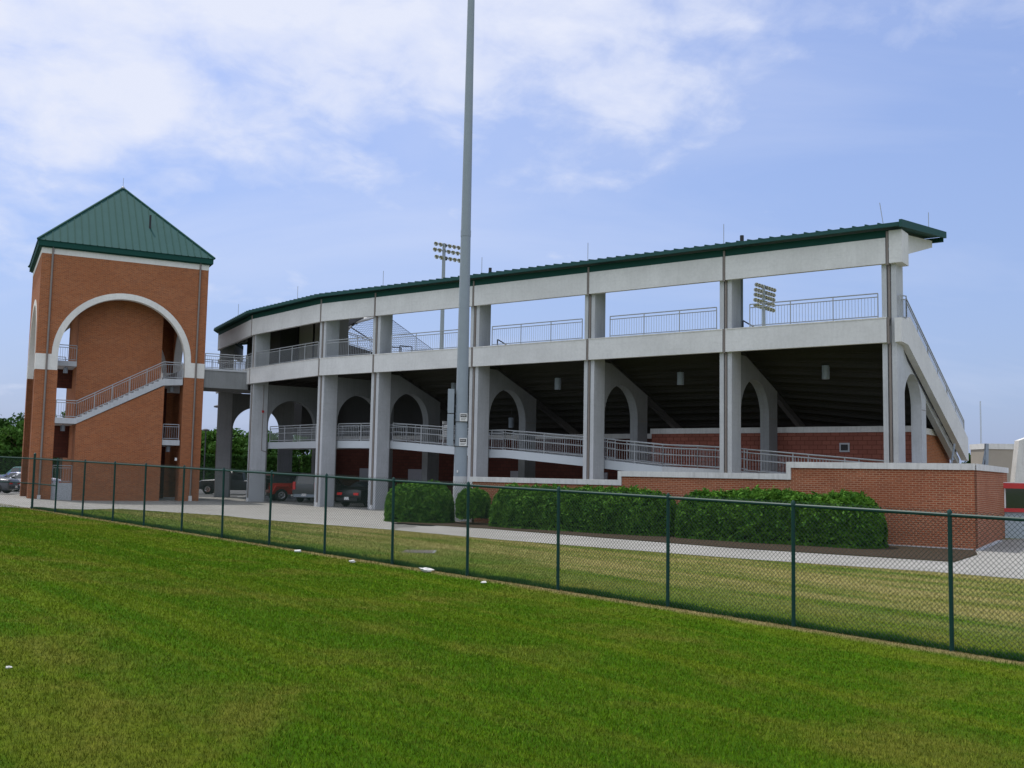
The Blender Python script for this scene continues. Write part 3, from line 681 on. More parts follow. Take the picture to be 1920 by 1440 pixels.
# inner walls beside the core, deep shade put into their brick colour
mb = MB(); mb.box(7.35, 8.0, 4.0, 4.3, 3.71, 7.09, T); mb.build('inner_wall', 'brick_shaded', tower)
mb = MB(); mb.box(1.21, 2.31, 4.0, 4.3, 2.5, 4.46, T); mb.build('inner_wall', 'brick_shaded', tower)
mb = MB(); mb.box(7.16, 8.24, 5.0, 5.3, -.05, 3.37, T); mb.build('inner_wall', 'brick_shaded', tower)
mb = MB(); mb.box(1.21, CA0, 4.0, 4.3, 6.8, 7.94, T); mb.build('inner_wall', 'brick_shaded', tower)
for (a_, b_, z_), lb in (((1.75, 1.8, 7.55), 'small grey lamp under the upper left tower landing'), ((1.7, .8, 4.05), 'small grey lamp under the lower left tower landing'), ((7.75, .9, 6.68), 'small grey lamp under the upper right tower landing'), ((7.7, .8, 2.98), 'small grey lamp above the tower doorway')):
    pendant(T(a_, b_, z_), z_+.6, lb, .13, .34, 'small lamps under the tower landings')
mb = MB(); p = T(8.05, .06, 0); mb.box(8.0, 8.12, .03, .1, 2.45, 2.62, T); mb.build('switch_box', 'white', tower)

# ------------------------------------------------------------------ footbridge from tower to grandstand
bridge = thing('footbridge', 'short grey concrete footbridge with railings joining the brick tower to the grandstand', 'footbridge', T(TW, 0, 7))
def Bq(a, b, z): return T(TW+a, b, z)
mb = MB(); mb.hexa([Bq(.03, .1, 7.02), Bq(2.75, .1, 7.02), Bq(4.6, 3.4, 7.02), Bq(.03, 3.4, 7.02)], [Bq(.03, .1, 8.10), Bq(2.75, .1, 8.10), Bq(4.6, 3.4, 8.10), Bq(.03, 3.4, 8.10)]); mb.build('deck', 'conc_arch', bridge)
mb = MB(); mb.hexa([Bq(.03, .04, 8.101), Bq(2.72, .04, 8.101), Bq(2.72, .22, 8.101), Bq(.03, .22, 8.101)], [Bq(.03, .04, 8.22), Bq(2.72, .04, 8.22), Bq(2.72, .22, 8.22), Bq(.03, .22, 8.22)]); mb.build('kerb', 'conc_grey', bridge)
mb = MB(); railing(mb, [Bq(.06, .13, 8.2), Bq(2.7, .13, 8.2)], .95, .9, .125, .024); mb.build('railing', 'rail', bridge)
mb = MB(); railing(mb, [Bq(.06, 3.3, 8.1), Bq(4.4, 3.3, 8.1)], 1.0, 1.1, .125, .024); mb.build('railing', 'rail', bridge)

# ------------------------------------------------------------------ stepped brick wall in front of the grandstand
gw = thing('garden_wall', 'low orange brick wall stepping up to the right under a white coping', 'wall', W(15.3, -6.3, 0))
WT = -6.3
corner = np.array(W(-4.07, -5.87, 0)[:2]); rr = np.array([18.35, 37.9])
stp = [(15.3, 1.9), (8.25, 2.24), (1.7, 2.64), (-4.2, 2.64)]
mb = MB()
for (sa, _), (sb, z), h in ((stp[0], stp[1], 1.9), (stp[1], stp[2], 2.24), (stp[2], stp[3], 2.64)):
    mb.box(sa-.001, sb, WT, WT+.34, -.4, h-.2, W)
wd_ = nrm(rr-np.array(W(-4.2, WT, 0)[:2])); nd = np.array([-wd_[1], wd_[0]])
p0 = np.array(W(-4.2, WT, 0)[:2]); p1 = p0+wd_*9.6
b = [(*p0, -.4), (*p1, -.4), (*(p1+nd*.34), -.4), (*np.array(W(-4.2, WT+.34, 0)[:2]), -.4)]
mb.hexa(b, [(q[0], q[1], 2.44) for q in b]); mb.build('brickwork', 'brick_near', gw)
mb = MB()
cp = lambda sa, sb, z: mb.box(sa, sb, WT-.06, WT+.40, z-.2+.001, z, W)
cp(15.36, 8.25, 1.9); cp(8.249, 1.7, 2.24); cp(1.699, -4.23, 2.64)
mb.box(8.25, 8.10, WT-.061, WT+.401, 1.701, 2.039, W); mb.box(1.7, 1.55, WT-.061, WT+.401, 2.041, 2.439, W); mb.box(15.361, 15.2, WT-.061, WT+.401, -.3, 1.699, W)
p0b = p0-nd*.06; p1b = p1-nd*.06
b = [(*p0b, 2.441), (*p1b, 2.441), (*(p1+nd*.4), 2.441), (*np.array(W(-4.23, WT+.4, 0)[:2]), 2.441)]
mb.hexa(b, [(q[0], q[1], 2.642) for q in b]); mb.build('coping', 'coping', gw)
mb = MB(); mb.box(1.6, -4.15, WT-.14, WT-.002, -.4, .05, W)
b = [(*(p0-nd*.14), -.4), (*(p0+wd_*6-nd*.14), -.4), (*(p0+wd_*6-nd*.005), -.4), (*(p0-nd*.005), -.4)]
mb.hexa(b, [(q[0], q[1], .05) for q in b]); mb.build('footing', 'conc_grey', gw)

# ticket booth set into the end of the wall
bp = np.array(atz(1888, 1009, 0)[:2])+np.array([-.15, -.1]); booth = thing('ticket_booth', 'grey ticket booth with red trimmed window at the right edge of the brick wall', 'ticket booth', (*bp, 0))
bd = nrm((1, -.12)); bn = np.array([-bd[1], bd[0]])
def K(a, b, z): p = bp+bd*a+bn*b; return (p[0], p[1], z)
mb = MB(); mb.box(0, 3.2, 0, 1.6, -.1, .98, K); mb.build('lower_panel', 'bluegrey', booth)
mb = MB(); mb.box(-.02, 3.22, -.12, 1.6, .981, 1.12, K); mb.build('counter', 'red', booth)
mb = MB(); mb.box(.05, 3.15, .12, .16, 1.121, 1.86, K); mb.build('window_glass', 'glass', booth)
mb = MB(); [mb.box(a, a+.07, .0, .11, 1.121, 1.86, K) for a in (.02, .95, 1.9, 2.9)]; mb.build('window_post', 'white', booth)
mb = MB(); mb.box(-.1, 3.3, -.18, 1.65, 1.861, 2.06, K); mb.build('canopy', 'red', booth)
mb = MB(); mb.box(-.08, 3.28, -.14, 1.6, 2.061, 2.09, K); mb.build('canopy_top', 'white', booth)

# stair cheek and block wall behind the right end of the brick wall, steel braces
def Rp(px, py, dist): d = ray(px, py); return EYE+d*(dist/d[1])
bw = thing('block_enclosure', 'beige block enclosure with pale coping beyond the right end of the wall', 'enclosure', (28, 60, 0))
mb = MB(); mb.box(28.1, 34.5, 60, 62, -.1, 4.02, None); mb.build('block_wall', plain((.30, .27, .23), .12, 2, .9, 0, .2, 'tan_block'), bw)
mb = MB(); mb.box(28.05, 34.6, 59.94, 62.05, 4.021, 4.34, None); mb.build('coping', 'coping', bw)
ck = thing('stair_cheek_wall', 'white sloping concrete stair wall at the right edge behind the brick wall', 'stair wall', (21.5, 44, 0))
A_ = Rp(1901, 871, 44); Bt = Rp(1913, 826, 44); Ct = Rp(1935, 808, 44)
mb = MB(); mb.add([], []); mb.prism([(A_[0], 2.0), (A_[0]+2.5, 2.0), (Ct[0]+2.2, 4.4), (Bt[0]+.9, Bt[2]+.35), (Bt[0]-.05, Bt[2])], lambda p, d: (p[0], 44+d, p[1]), 0, .4); mb.build('sloped_wall', 'coping', ck)
for k, (pa, pb, pc) in enumerate((((1779, 868), (1790, 832), (1792, 868)), ((1838, 868), (1850, 832), (1848, 868)))):
    o = thing('steel_brace', ('leaning steel prop by the lower end of the sloping parapet', 'leaning steel prop with bracket in front of the block enclosure')[k], 'prop', tuple(Rp(*pc, 42)[:2])+(2.0,), 'steel props behind the brick wall')
    a, b_, c_ = Rp(*pa, 42), Rp(*pb, 42), Rp(*pc, 42)
    a[2] -= .6; c_[2] -= .6
    mb = MB(); mb.tube(a, b_, .04, 6); mb.build('diagonal', 'galv', o)
    if k: mb = MB(); mb.tube(c_, b_, .09, 4); mb.build('post', 'galv', o)
    mb = MB(); mid = a+(b_-a)*.55; mb.box(mid[0]-.03, mid[0]+.07, mid[1]-.04, mid[1]+.04, mid[2]-.04, mid[2]+.04); mb.build('bracket', 'galv', o)

# radio mast far away
ms = Rp(1838, 752, 620); base_z = 0
mast = thing('radio_mast', 'thin distant lattice radio mast above the right horizon', 'mast', (ms[0], 620, 0))
mb = MB()
for dx, dy in ((-.5, 0), (.5, 0), (0, .8)): mb.tube((ms[0]+dx, 620+dy, 0), (ms[0]+dx*.5, 620+dy*.5, ms[2]), .10, 4)
for k in range(30):
    z = k*ms[2]/30; mb.tube((ms[0]-.5, 620, z), (ms[0]+.5, 620, z+ms[2]/30), .06, 4)
mb.build('lattice', 'rail', mast)

# ------------------------------------------------------------------ tall light pole in front
pp = hit(861, 977); pole = thing('light_pole', 'very tall tapered grey steel floodlight pole in front of the grandstand', 'pole', (pp[0], pp[1], 0))
PH = 33.
def pr_(z): return .285-(.285-.10)*z/PH
mb = MB()
segs = [(0, 12.6), (12.6, 23.5), (23.5, PH)]
for a, b_ in segs: mb.lathe((pp[0], pp[1], 0), [(pr_(a)+.012*(a == 0), a-.2*(a == 0)), (pr_(b_)+.0, b_)], 28)
pm = mb.build('shaft', 'galv', pole, True)
mb = MB(); mb.lathe((pp[0], pp[1], 0), [(pr_(0)+.018, -.2), (pr_(1.9)+.018, 1.9)], 28); mb.build('lower_sleeve', plain((.44, .45, .46), .12, 3, .7, .1, .3, 'zinc_sleeve'), pole, True)
for z in (12.6, 23.5):
    mb = MB(); mb.lathe((pp[0], pp[1], 0), [(pr_(z)+.012, z-.25), (pr_(z)+.012, z+.02)], 28); mb.build('joint_collar', 'galv', pole, True)
zt = lambda y: float((EYE+ray(862, y)*(pp[1]/ray(862, y)[1]))[2])
zb_, zm, ztp = zt(836), zt(776), zt(730)
for nm, a, b_ in (('cable_box', zb_, zm-.02), ('cable_box', zm+.02, ztp)):
    mb = MB(); mb.box(pp[0]-.60, pp[0]-.33, pp[1]-.18, pp[1]+.12, a, b_); bx_ = mb.build(nm, 'galv', pole)
    mb = MB(); [mb.box(pp[0]-.62, pp[0]-.601, pp[1]-.1, pp[1]+.02, a+q*(b_-a), a+q*(b_-a)+.09) for q in (.15, .8)]; mb.build('latch', 'raildark', bx_)
mb = MB(); [mb.box(pp[0]-.34, pp[0]-.2, pp[1]-.05, pp[1]+.05, z, z+.06) for z in (zb_+.2, zm-.3, zm+.3, ztp-.2)]; mb.build('bracket', 'raildark', pole)
for k, yy in enumerate((783, 829)):
    z = zt(yy); cx = pp[0]+.10
    mb = MB(); mb.box(cx-.16, cx+.16, pp[1]-.335, pp[1]-.295, z-.17, z+.17); sg = mb.build('warning_sign', 'white', pole)
    mb = MB(); mb.box(cx-.13, cx+.13, pp[1]-.340, pp[1]-.336, z+.0, z+.13); mb.build('sign_band', 'black', sg)
    mb = MB(); x = cx-.105
    for j in range(6):
        w_ = (.026, .03, .022, .03, .026, .024)[j]; mb.box(x, x+w_*.45, pp[1]-.344, pp[1]-.341, z+.04, z+.10); mb.box(x+w_*.45, x+w_, pp[1]-.344, pp[1]-.341, z+(.04 if j % 2 else .08), z+(.055 if j % 2 else .10)); x += .036
    mb.build('sign_lettering', 'white', sg)
    mb = MB()
    for row, n_ in ((-.06, 5), (-.11, 4)):
        for j in range(n_): mb.box(cx-.10+j*.045, cx-.10+j*.045+.03, pp[1]-.340, pp[1]-.336, z+row-.012, z+row+.012)
    mb.build('sign_text', 'black', sg)
    mb = MB(); mb.lathe((pp[0], pp[1], 0), [(.30, z-.20-.0), (.30, z-.17)], 24); mb.build('strap', 'raildark', sg)
mb = MB(); zt2 = zt(884); mb.box(pp[0]-.14, pp[0]-.08, pp[1]-.31, pp[1]-.27, zt2-.05, zt2+.05); mb.build('sticker', 'white', pole)
mb = MB()
for z in (31.2, 32.2): mb.box(pp[0]-2.6, pp[0]+2.6, pp[1]+.1, pp[1]+.2, z, z+.12)
mb.build('crossarm', 'galv', pole)
lampset = []
mb = MB()
for z in (31.2, 32.2):
    for k in range(8): mb.lathe((pp[0]-2.4+k*.68, pp[1]+.35, z+.3), [(.08, -.15), (.27, .2), (.25, .22)], 12, 'y')
mb.build('floodlight_row', 'galv', pole, True)

# ------------------------------------------------------------------ far floodlight masts
def flood(px, py_bot, rows, dist, label, wdir, psh):
    d = ray(px, py_bot); p = EYE+d*(dist/d[1]); o = thing('floodlight_mast', label, 'floodlight', (p[0], dist, 0), 'floodlight masts of the playing field')
    zt_ = [float((EYE+ray(px, r[0])*(dist/ray(px, r[0])[1]))[2]) for r in rows]
    mb = MB(); mb.tube((p[0], dist, -.1), (p[0], dist, max(zt_)+.2), .42, 12, .24); mb.build('pole', 'galv', o)
    for (y, n, off), z in zip(rows, zt_):
        wx, wy = wdir; sp = .80
        ends = [(p[0]+wx*(off-.5)*sp, dist+wy*(off-.5)*sp, z), (p[0]+wx*(off+n-.5)*sp, dist+wy*(off+n-.5)*sp, z)]
        mb = MB(); mb.tube(ends[0], ends[1], .07, 5); ca = mb.build('crossarm', 'galv', o)
        for k in range(n):
            c_ = Vector((p[0]+wx*(off+k)*sp, dist+wy*(off+k)*sp, z+.05)); f = Vector((-wy*.2-.35, -.75, -.55)).normalized()
            q = f.to_track_quat('Z', 'Y').to_matrix()
            mb = MB(); mb.lathe(c_+f*.12, [(.08, -.30), (.20, -.22), (.33, .10), (.345, .16), (.30, .15), (.16, -.08)], 12, 'z', q); lb_ = mb.build('lamp', 'chrome', ca, True)
            mb = MB(); mb.lathe(c_+f*.12, [(.35, .13), (.36, .19), (.335, .19), (.33, .13)], 12, 'z', q)
    return o
flood(828, 650, [(459, 7, -1.6), (470, 7, -1.8), (483, 6, -1.4)], 148, 'distant mast with three rows of round floodlights left of the tall pole', (.80, .60), 0)
flood(1432, 600, [(537, 8, -2.5), (547, 8, -2.8), (556, 8, -2.9), (566, 8, -3.0), (576, 8, -3.0)], 150, 'distant mast with five rows of floodlights seen through the end bay', (.66, .75), 0)

# ------------------------------------------------------------------ backstop net behind the fourth bay
bsn = thing('backstop_net', 'dark net slung from a curved white boom behind the narrow upper bay', 'net', (-12, 79, 0))
def Np(px, py, dd=79.3): return Vector(Rp(px, py, dd))
mb = MB(); L1 = [Np(633, 606), Np(733, 598), Np(812, 656), Np(633, 665)]
for k in range(41):
    f = k/40; mb.tube(L1[0].lerp(L1[1], f), L1[3].lerp(L1[2], f), .011, 3, cap=False)
for k in range(17):
    f = k/16; mb.tube(L1[0].lerp(L1[3], f), L1[1].lerp(L1[2], f), .011, 3, cap=False)
mb.tube(L1[1], L1[2], .03, 4); mb.build('netting', 'net', bsn)
mb = MB(); mb.path([Np(634, 633), Np(637, 627), Np(645, 619), Np(652, 613), Np(655, 608)], .26, 8); mb.path([Np(664, 604), Np(676, 601), Np(690, 597), Np(702, 594)], .16, 8); mb.build('boom', 'white', bsn)
mb = MB(); mb.path([Np(634, 633), Np(648, 613), Np(655, 606), Np(668, 598), Np(680, 592)], .34, 5); mb.tube(Np(652, 610), Np(690, 634), .05, 5); mb.box(*sorted((Np(658, 600)[0], Np(668, 600)[0])), 79.0, 80.0, Np(658, 606)[2], Np(658, 595)[2]); mb.build('support_arm', 'raildark', bsn)
fs_ = thing('far_stand', 'dark sloping far seating bank with railing seen through the upper bay', 'seating bank', (-10.5, 84, 0))
a_, b2 = Np(634, 640, 84), Np(706, 662, 84)
mb = MB(); mb.prism([(a_[0]-4, 5.), (b2[0]+3, 5.), (b2[0], b2[2]), (a_[0], a_[2]), (a_[0]-4, a_[2]+.4)], lambda p, d: (p[0], 84+d, p[1]), 0, 6); mb.build('seating', 'seatdark', fs_)
mb = MB(); railing(mb, [tuple(Np(634, 640, 83.8)), tuple(Np(706, 662, 83.8))], 1.0, 1.5, .2, .04); mb.build('railing', 'rail', fs_)

# ------------------------------------------------------------------ chain-link fence
fence = thing('chain_link_fence', 'green chain-link fence crossing the lawn from lower right to far left', 'fence', (5.94, 13.78, -.17))
FH = 1.83
posts_px = [(1785, 965, 1221), (1488, 947, 1178), (1252, 935, 1141), (1046, 921, 1110), (876, 912, 1086), (735, 906, 1066), (608, 900, 1047), (504, 892, 1030), (416, 886, 1013), (340, 880, 1000), (269, 875, 990), (211, 872, 980), (154, 868, 969), (103, 864, 960), (60, 857, 951)]
fd = np.array([-.7071, .7071]); fo = np.array([5.94, 13.78])
ls = []
for x, t_, b_ in posts_px:
    d = ray(x, b_)[:2]; A2 = np.array([[d[0], -fd[0]], [d[1], -fd[1]]]); k = np.linalg.solve(A2, fo); ls.append(float(k[1]))
ls = [-k*2.35 for k in (5, 4, 3, 2, 1)]+ls
def FP(l, z=0): p = fo+fd*l; return (p[0], p[1], float(ground(p[0], p[1]))+z)
for j, l in enumerate(ls):
    last = j == len(ls)-1
    mb = MB(); a = FP(l, -.1); b_ = FP(l, FH+(.14 if last else 0)); b_ = (b_[0]+rng.normal()*.010, b_[1]+rng.normal()*.010, b_[2]); r_ = .042 if last else .030
    mb.tube(a, b_, r_, 10); mb.lathe((b_[0], b_[1], b_[2]), [(r_*1.15, -.02), (r_*1.1, .03), (.01, .06)], 10); mb.build('post', 'green_post', fence, True)
lastl = ls[-1]; ex = np.array(FP(lastl)[:2]); ed = nrm((-1.0, .10))
def FE(l, z=0): p = ex+ed*l; return (p[0], p[1], float(ground(p[0], p[1]))+z)
for l in (3.1, 6.2, 9.3):
    mb = MB(); mb.tube(FE(l, -.1), FE(l, FH), .036, 10); mb.build('post', 'green_post', fence, True)
mb = MB()
pts = [FP(l, FH-.02) for l in ls]; mb.path(pts, .027, 8); mb.path([FE(l, FH-.02) for l in (0, 3.1, 6.2, 9.3)], .027, 8); mb.build('top_rail', 'green_post', fence, True)
mb = MB(); mb.path([FE(l, FH*.5) for l in (0, 3.1, 6.2, 9.3)], .022, 8); mb.tube(FP(ls[-1], FH*.5), FP(ls[-2], FH*.5), .022, 8); mb.build('middle_rail', 'green_post', fence, True)
def mesh_run(fn, l0, l1, name, nrm2):
    V = []; Q = []; hp = .068; r_ = .0030; H0, H1 = .02, FH+.045
    n = int((l1-l0+FH)/hp)+2; rise = 1.0       # each wire climbs one for one
    for sgn, dep in ((1, -.006), (-1, .006)):
        for k in range(-2, n):
            a = l0+k*hp-(0 if sgn > 0 else 0); la, lb = (a-FH, a) if sgn > 0 else (a, a-FH)
            # clip to run
            pa, pb = np.array([la, H0]), np.array([lb, H1])
            t0, t1 = 0., 1.
            dl = pb[0]-pa[0]
            ta_, tb_ = sorted(((l0-pa[0])/dl, (l1-pa[0])/dl)); t0, t1 = max(t0, ta_), min(t1, tb_)
            if t1-t0 < .01: continue
            P0 = pa+(pb-pa)*t0; P1 = pa+(pb-pa)*t1
            A3 = np.array(fn(P0[0], P0[1])); B3 = np.array(fn(P1[0], P1[1])); off = np.array([nrm2[0], nrm2[1], 0])*dep
            o = len(V)
            d3 = (B3-A3)/np.linalg.norm(B3-A3); s1 = np.cross(d3, [nrm2[0], nrm2[1], 0]); s1 /= np.linalg.norm(s1); s2 = np.array([nrm2[0], nrm2[1], 0.])
            for c_ in (A3+off, B3+off):
                V.append(c_+s1*r_); V.append(c_-s1*r_*.5+s2*r_*.87); V.append(c_-s1*r_*.5-s2*r_*.87)
            for e in range(3): Q.append((o+e, o+(e+1) % 3, o+3+(e+1) % 3, o+3+e))
    raw(name, np.array(V)-np.array(fence.location), np.array(Q), 'wire', fence)
mesh_run(FP, ls[0], ls[-1], 'chain_link_mesh', (.7071, .7071))
mesh_run(FE, 0, 9.3, 'chain_link_mesh', (.1, 1.))

# ------------------------------------------------------------------ leaves
def leafcloud(centers, sizes, normals=None, flat=.5):
    n = len(centers); a = rng.normal(size=(n, 3)); a /= np.linalg.norm(a, axis=1)[:, None]
    if normals is not None: a = a*(1-flat)+normals*flat; a /= np.linalg.norm(a, axis=1)[:, None]
    h = rng.normal(size=(n, 3)); t1 = np.cross(a, h); t1 /= np.linalg.norm(t1, axis=1)[:, None]; t2 = np.cross(a, t1)
    s = sizes[:, None]
    V = np.stack([centers-t1*s, centers-t2*s*.45+a*s*.12, centers+t1*s, centers+t2*s*.45+a*s*.12], 1).reshape(-1, 3)
    return V, np.arange(n*4).reshape(n, 4)
def hedge_shape(name, label, c0, c1, width, height, n, cat='hedge', leaf=.075, base=.12, trunk=False, group=None, lump=.12):
    """clipped rounded mass along c0->c1 (2D), made of leaf sprays on a lumpy surface"""
    c0 = np.array(c0); c1 = np.array(c1); L = np.linalg.norm(c1-c0); d = (c1-c0)/L; e = np.array([-d[1], d[0]])
    mid = (c0+c1)/2; gz = float(ground(mid[0], mid[1]))
    o = thing(name, label, cat, (mid[0], mid[1], gz), group)
    ph = rng.uniform(0, 6.28, 8)
    def surf(u, v):   # u along 0..1, v angle around 0..pi over the top
        x = (u-.5)*L
        end = np.clip((L/2-np.abs(x))/(width*.55), 0.02, 1); k = np.sqrt(1-(1-end)**2)
        lum = 1+lump*(np.sin(x*1.9+ph[0])*.5+np.sin(x*3.7+v*2+ph[1])*.35+np.sin(x*7.1+v*3+ph[2])*.25)
        w_ = width/2*k*(1+.0*u); cv_, sv_ = np.cos(v), np.sin(v)
        sup = lambda q: np.sign(q)*np.abs(q)**.72
        y = sup(cv_)*w_*lum; z = base+(height-base)*((sup(sv_)*(.35+.65*k)))*(1+.5*(lum-1)*np.abs(sv_))
        return x, y, z
    u = rng.uniform(0, 1, n); v = rng.uniform(-.25, math.pi+.25, n)
    x, y, z = surf(u, v); dep = 1-rng.exponential(.07, n)+.03*np.sin(u*L*5+v*7)*np.sin(v*11+u*L*3)+.03*np.sin(u*L*13-v*15); dep = np.clip(dep, .55, 1.08); out = rng.random(n) < .06
    dep[out] *= 1.06
    x = x*(.02+.98*dep) if False else x; y = y*dep; z = base+(z-base)*dep; z = np.maximum(z, base*.4)
    P = np.stack([mid[0]+d[0]*x+e[0]*y, mid[1]+d[1]*x+e[1]*y, z+gz], -1)
    nn = np.stack([e[0]*np.cos(v), e[1]*np.cos(v), np.abs(np.sin(v))+.15], -1); nn /= np.linalg.norm(nn, axis=1)[:, None]
    P[:, 2] += 0
    V, Q = leafcloud(P, rng.uniform(leaf*.6, leaf*1.3, n), nn, .35)
    raw('foliage', V-np.array(o.location), Q, 'hedge', o)
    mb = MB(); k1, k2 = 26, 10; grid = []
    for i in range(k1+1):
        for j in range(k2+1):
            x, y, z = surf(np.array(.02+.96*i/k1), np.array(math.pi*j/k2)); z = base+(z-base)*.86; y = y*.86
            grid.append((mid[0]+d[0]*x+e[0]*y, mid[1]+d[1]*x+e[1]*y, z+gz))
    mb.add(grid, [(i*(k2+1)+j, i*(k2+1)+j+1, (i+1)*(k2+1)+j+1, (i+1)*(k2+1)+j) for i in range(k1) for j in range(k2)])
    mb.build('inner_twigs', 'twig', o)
    mb = MB(); nt_ = max(1, int(L/1.1))
    for i in range(nt_):
        x = (i+.5)/nt_*L-L/2; q = mid+d*x
        mb.tube((q[0], q[1], gz-.1), (q[0]+.05, q[1], gz+base+.35), .04, 6, .03)
    mb.build('stems', 'bark', o)
    return o
def hx(px, t): s_, _ = front(px, 950, t); return W(s_, t, 0)[:2]
g_h = 'clipped shrubs along the brick wall'
hp0, hp1 = h2(752, 981), h2(850, 984)
hedge_shape('hedge', 'rounded dark green hedge left of the tall pole', (hp0[0]-.75, hp0[1]+1.7), (hp1[0]-.15, hp1[1]+1.15), 1.9, 1.58, 26000, group=g_h, leaf=.085)
hedge_shape('shrub', 'small bushy shrub on a bare stem just right of the tall pole', hx(862, -7.3), hx(912, -7.4), 1.25, 1.42, 9000, 'shrub', group=g_h, base=.55, leaf=.075)
hedge_shape('hedge', 'long clipped hedge in the middle, below the lowest coping step', hx(928, -7.6), hx(1268, -7.75), 1.9, 1.56, 60000, group=g_h, leaf=.075)
hedge_shape('hedge', 'long clipped hedge on the right, ending before bare brick wall', hx(1274, -7.8), hx(1658, -7.9), 2.1, 1.60, 66000, group=g_h, leaf=.075)

def tree(px, ytop, dist, rad, label, m='tree', n=5200, h_base=.22, leaf=.30, group='trees beyond the parking lot', sparse=False, cat='tree'):
    p = Rp(px, ytop, dist); H = p[2]; x0, y0 = p[0], p[1]
    o = thing('tree', label, cat, (x0, y0, 0), group)
    mb = MB(); tr_ = .05*H*.5; top = Vector((x0+rng.normal()*.3, y0, H*.72)); mb.tube((x0, y0, -.1), (x0, y0, H*.3), tr_, 8, tr_*.75); mb.tube((x0, y0, H*.3), top, tr_*.75, 7, tr_*.2)
    limbs = []
    for k in range(9 if not sparse else 16):
        a = rng.uniform(0, 6.28); zz = H*rng.uniform(.28, .62); e = Vector((x0+math.cos(a)*rad*rng.uniform(.4, .8), y0+math.sin(a)*rad*rng.uniform(.4, .8), zz+H*rng.uniform(.12, .32)))
        mb.tube((x0, y0, zz), e, tr_*.35, 5, tr_*.08); limbs.append(e)
    mb.build('trunk', 'bark', o)
    nb = 26; bc = []
    for k in range(nb):
        a = rng.uniform(0, 6.28); f = rng.uniform(0, 1)**.5; zz = rng.uniform(h_base, .93)
        prof = math.sin(math.pi*min(1, max(0, (zz-h_base+.08)/(1.05-h_base+.08))))**.6
        bc.append((x0+math.cos(a)*rad*prof*f*.8, y0+math.sin(a)*rad*prof*f*.8, zz*H, rad*rng.uniform(.22, .42)))
    if sparse: bc = [(e.x, e.y, e.z, rad*.16) for e in limbs]
    bc = np.array(bc); id_ = rng.integers(0, len(bc), n); dirs = rng.normal(size=(n, 3)); dirs /= np.linalg.norm(dirs, axis=1)[:, None]
    rr_ = bc[id_, 3]*(rng.uniform(0, 1, n)**.45)*rng.uniform(.85, 1.12, n); P = bc[id_, :3]+dirs*rr_[:, None]*np.array([1, 1, .75])
    P[:, 2] = np.minimum(P[:, 2], H+.1)
    V, Q = leafcloud(P, rng.uniform(leaf*.5, leaf*1.2, n), dirs, .4)
    raw('crown', V-np.array(o.location), Q, m, o); return o
tree(-30, 768, 118, 4.6, 'broad dark tree at the left edge, cut by the frame', 'tree2')
tree(14, 776, 121, 4.2, 'dark round tree left of the brick tower, taller of the pair', 'tree2')
tree(44, 792, 110, 3.4, 'bright green tree touching the left edge of the tower', 'tree')
tree(122, 744, 100, 3.0, 'airy thin-leaved tree seen through the left tower opening', 'tree', 700, leaf=.26, sparse=True)
tree(102, 800, 124, 3.6, 'green tree low behind the left tower opening', 'tree2')
tree(388, 806, 118, 2.6, 'green tree right of the tower base', 'tree')
tree(414, 799, 122, 3.2, 'green tree left of the dark corner column', 'tree')
tree(470, 806, 125, 3.8, 'green tree behind the corner column arch', 'tree')
tree(520, 815, 119, 3.6, 'green tree seen low through the corner bay', 'tree2')
tree(575, 806, 123, 4.0, 'bright green tree seen through the arch of the corner bay', 'tree', 6500)
tree(334, 845, 125, 3.4, 'small green tree hidden behind the tower doorway', 'tree')
tree(1821, 850, 170, 2.6, 'small dark green tree at the foot of the sloping parapet', 'tree2', 2400, leaf=.35)
# boxed hedge row along the far side of the parking lot
def box_hedge(x0, x1, y, h, label, n):
    o = thing('hedge', label, 'hedge', ((x0+x1)/2, y, 0), 'tall clipped hedges beyond the parking lot')
    P = np.stack([rng.uniform(x0, x1, n), y+rng.uniform(-1.1, .6, n), rng.uniform(.05, h, n)], -1)
    front_ = rng.random(n) < .75; P[front_, 1] = y-1.1+rng.exponential(.12, front_.sum()); top_ = rng.random(n) < .22; P[top_, 2] = h+rng.normal(size=top_.sum())*.07
    nn = np.tile(np.array([0, -.9, .4]), (n, 1)); V, Q = leafcloud(P, rng.uniform(.12, .3, n), nn, .3)
    raw('foliage', V-np.array(o.location), Q, 'tree2', o)
    mb = MB(); mb.box(x0+.1, x1-.1, y-1.0, y+.8, -.1, h-.12); mb.build('inner_twigs', 'twig', o)
box_hedge(-62, -45.5, 106, 3.2, 'tall clipped hedge behind the parked cars at far left', 9000)
box_hedge(-45, -39, 106, 3.4, 'clipped hedge seen through the tower base', 5000)
box_hedge(-38, -22, 106, 3.2, 'tall clipped hedge between tower and grandstand', 14000)
box_hedge(-21.5, -6, 106, 3.3, 'tall clipped hedge seen through the corner bay of the grandstand', 12000)

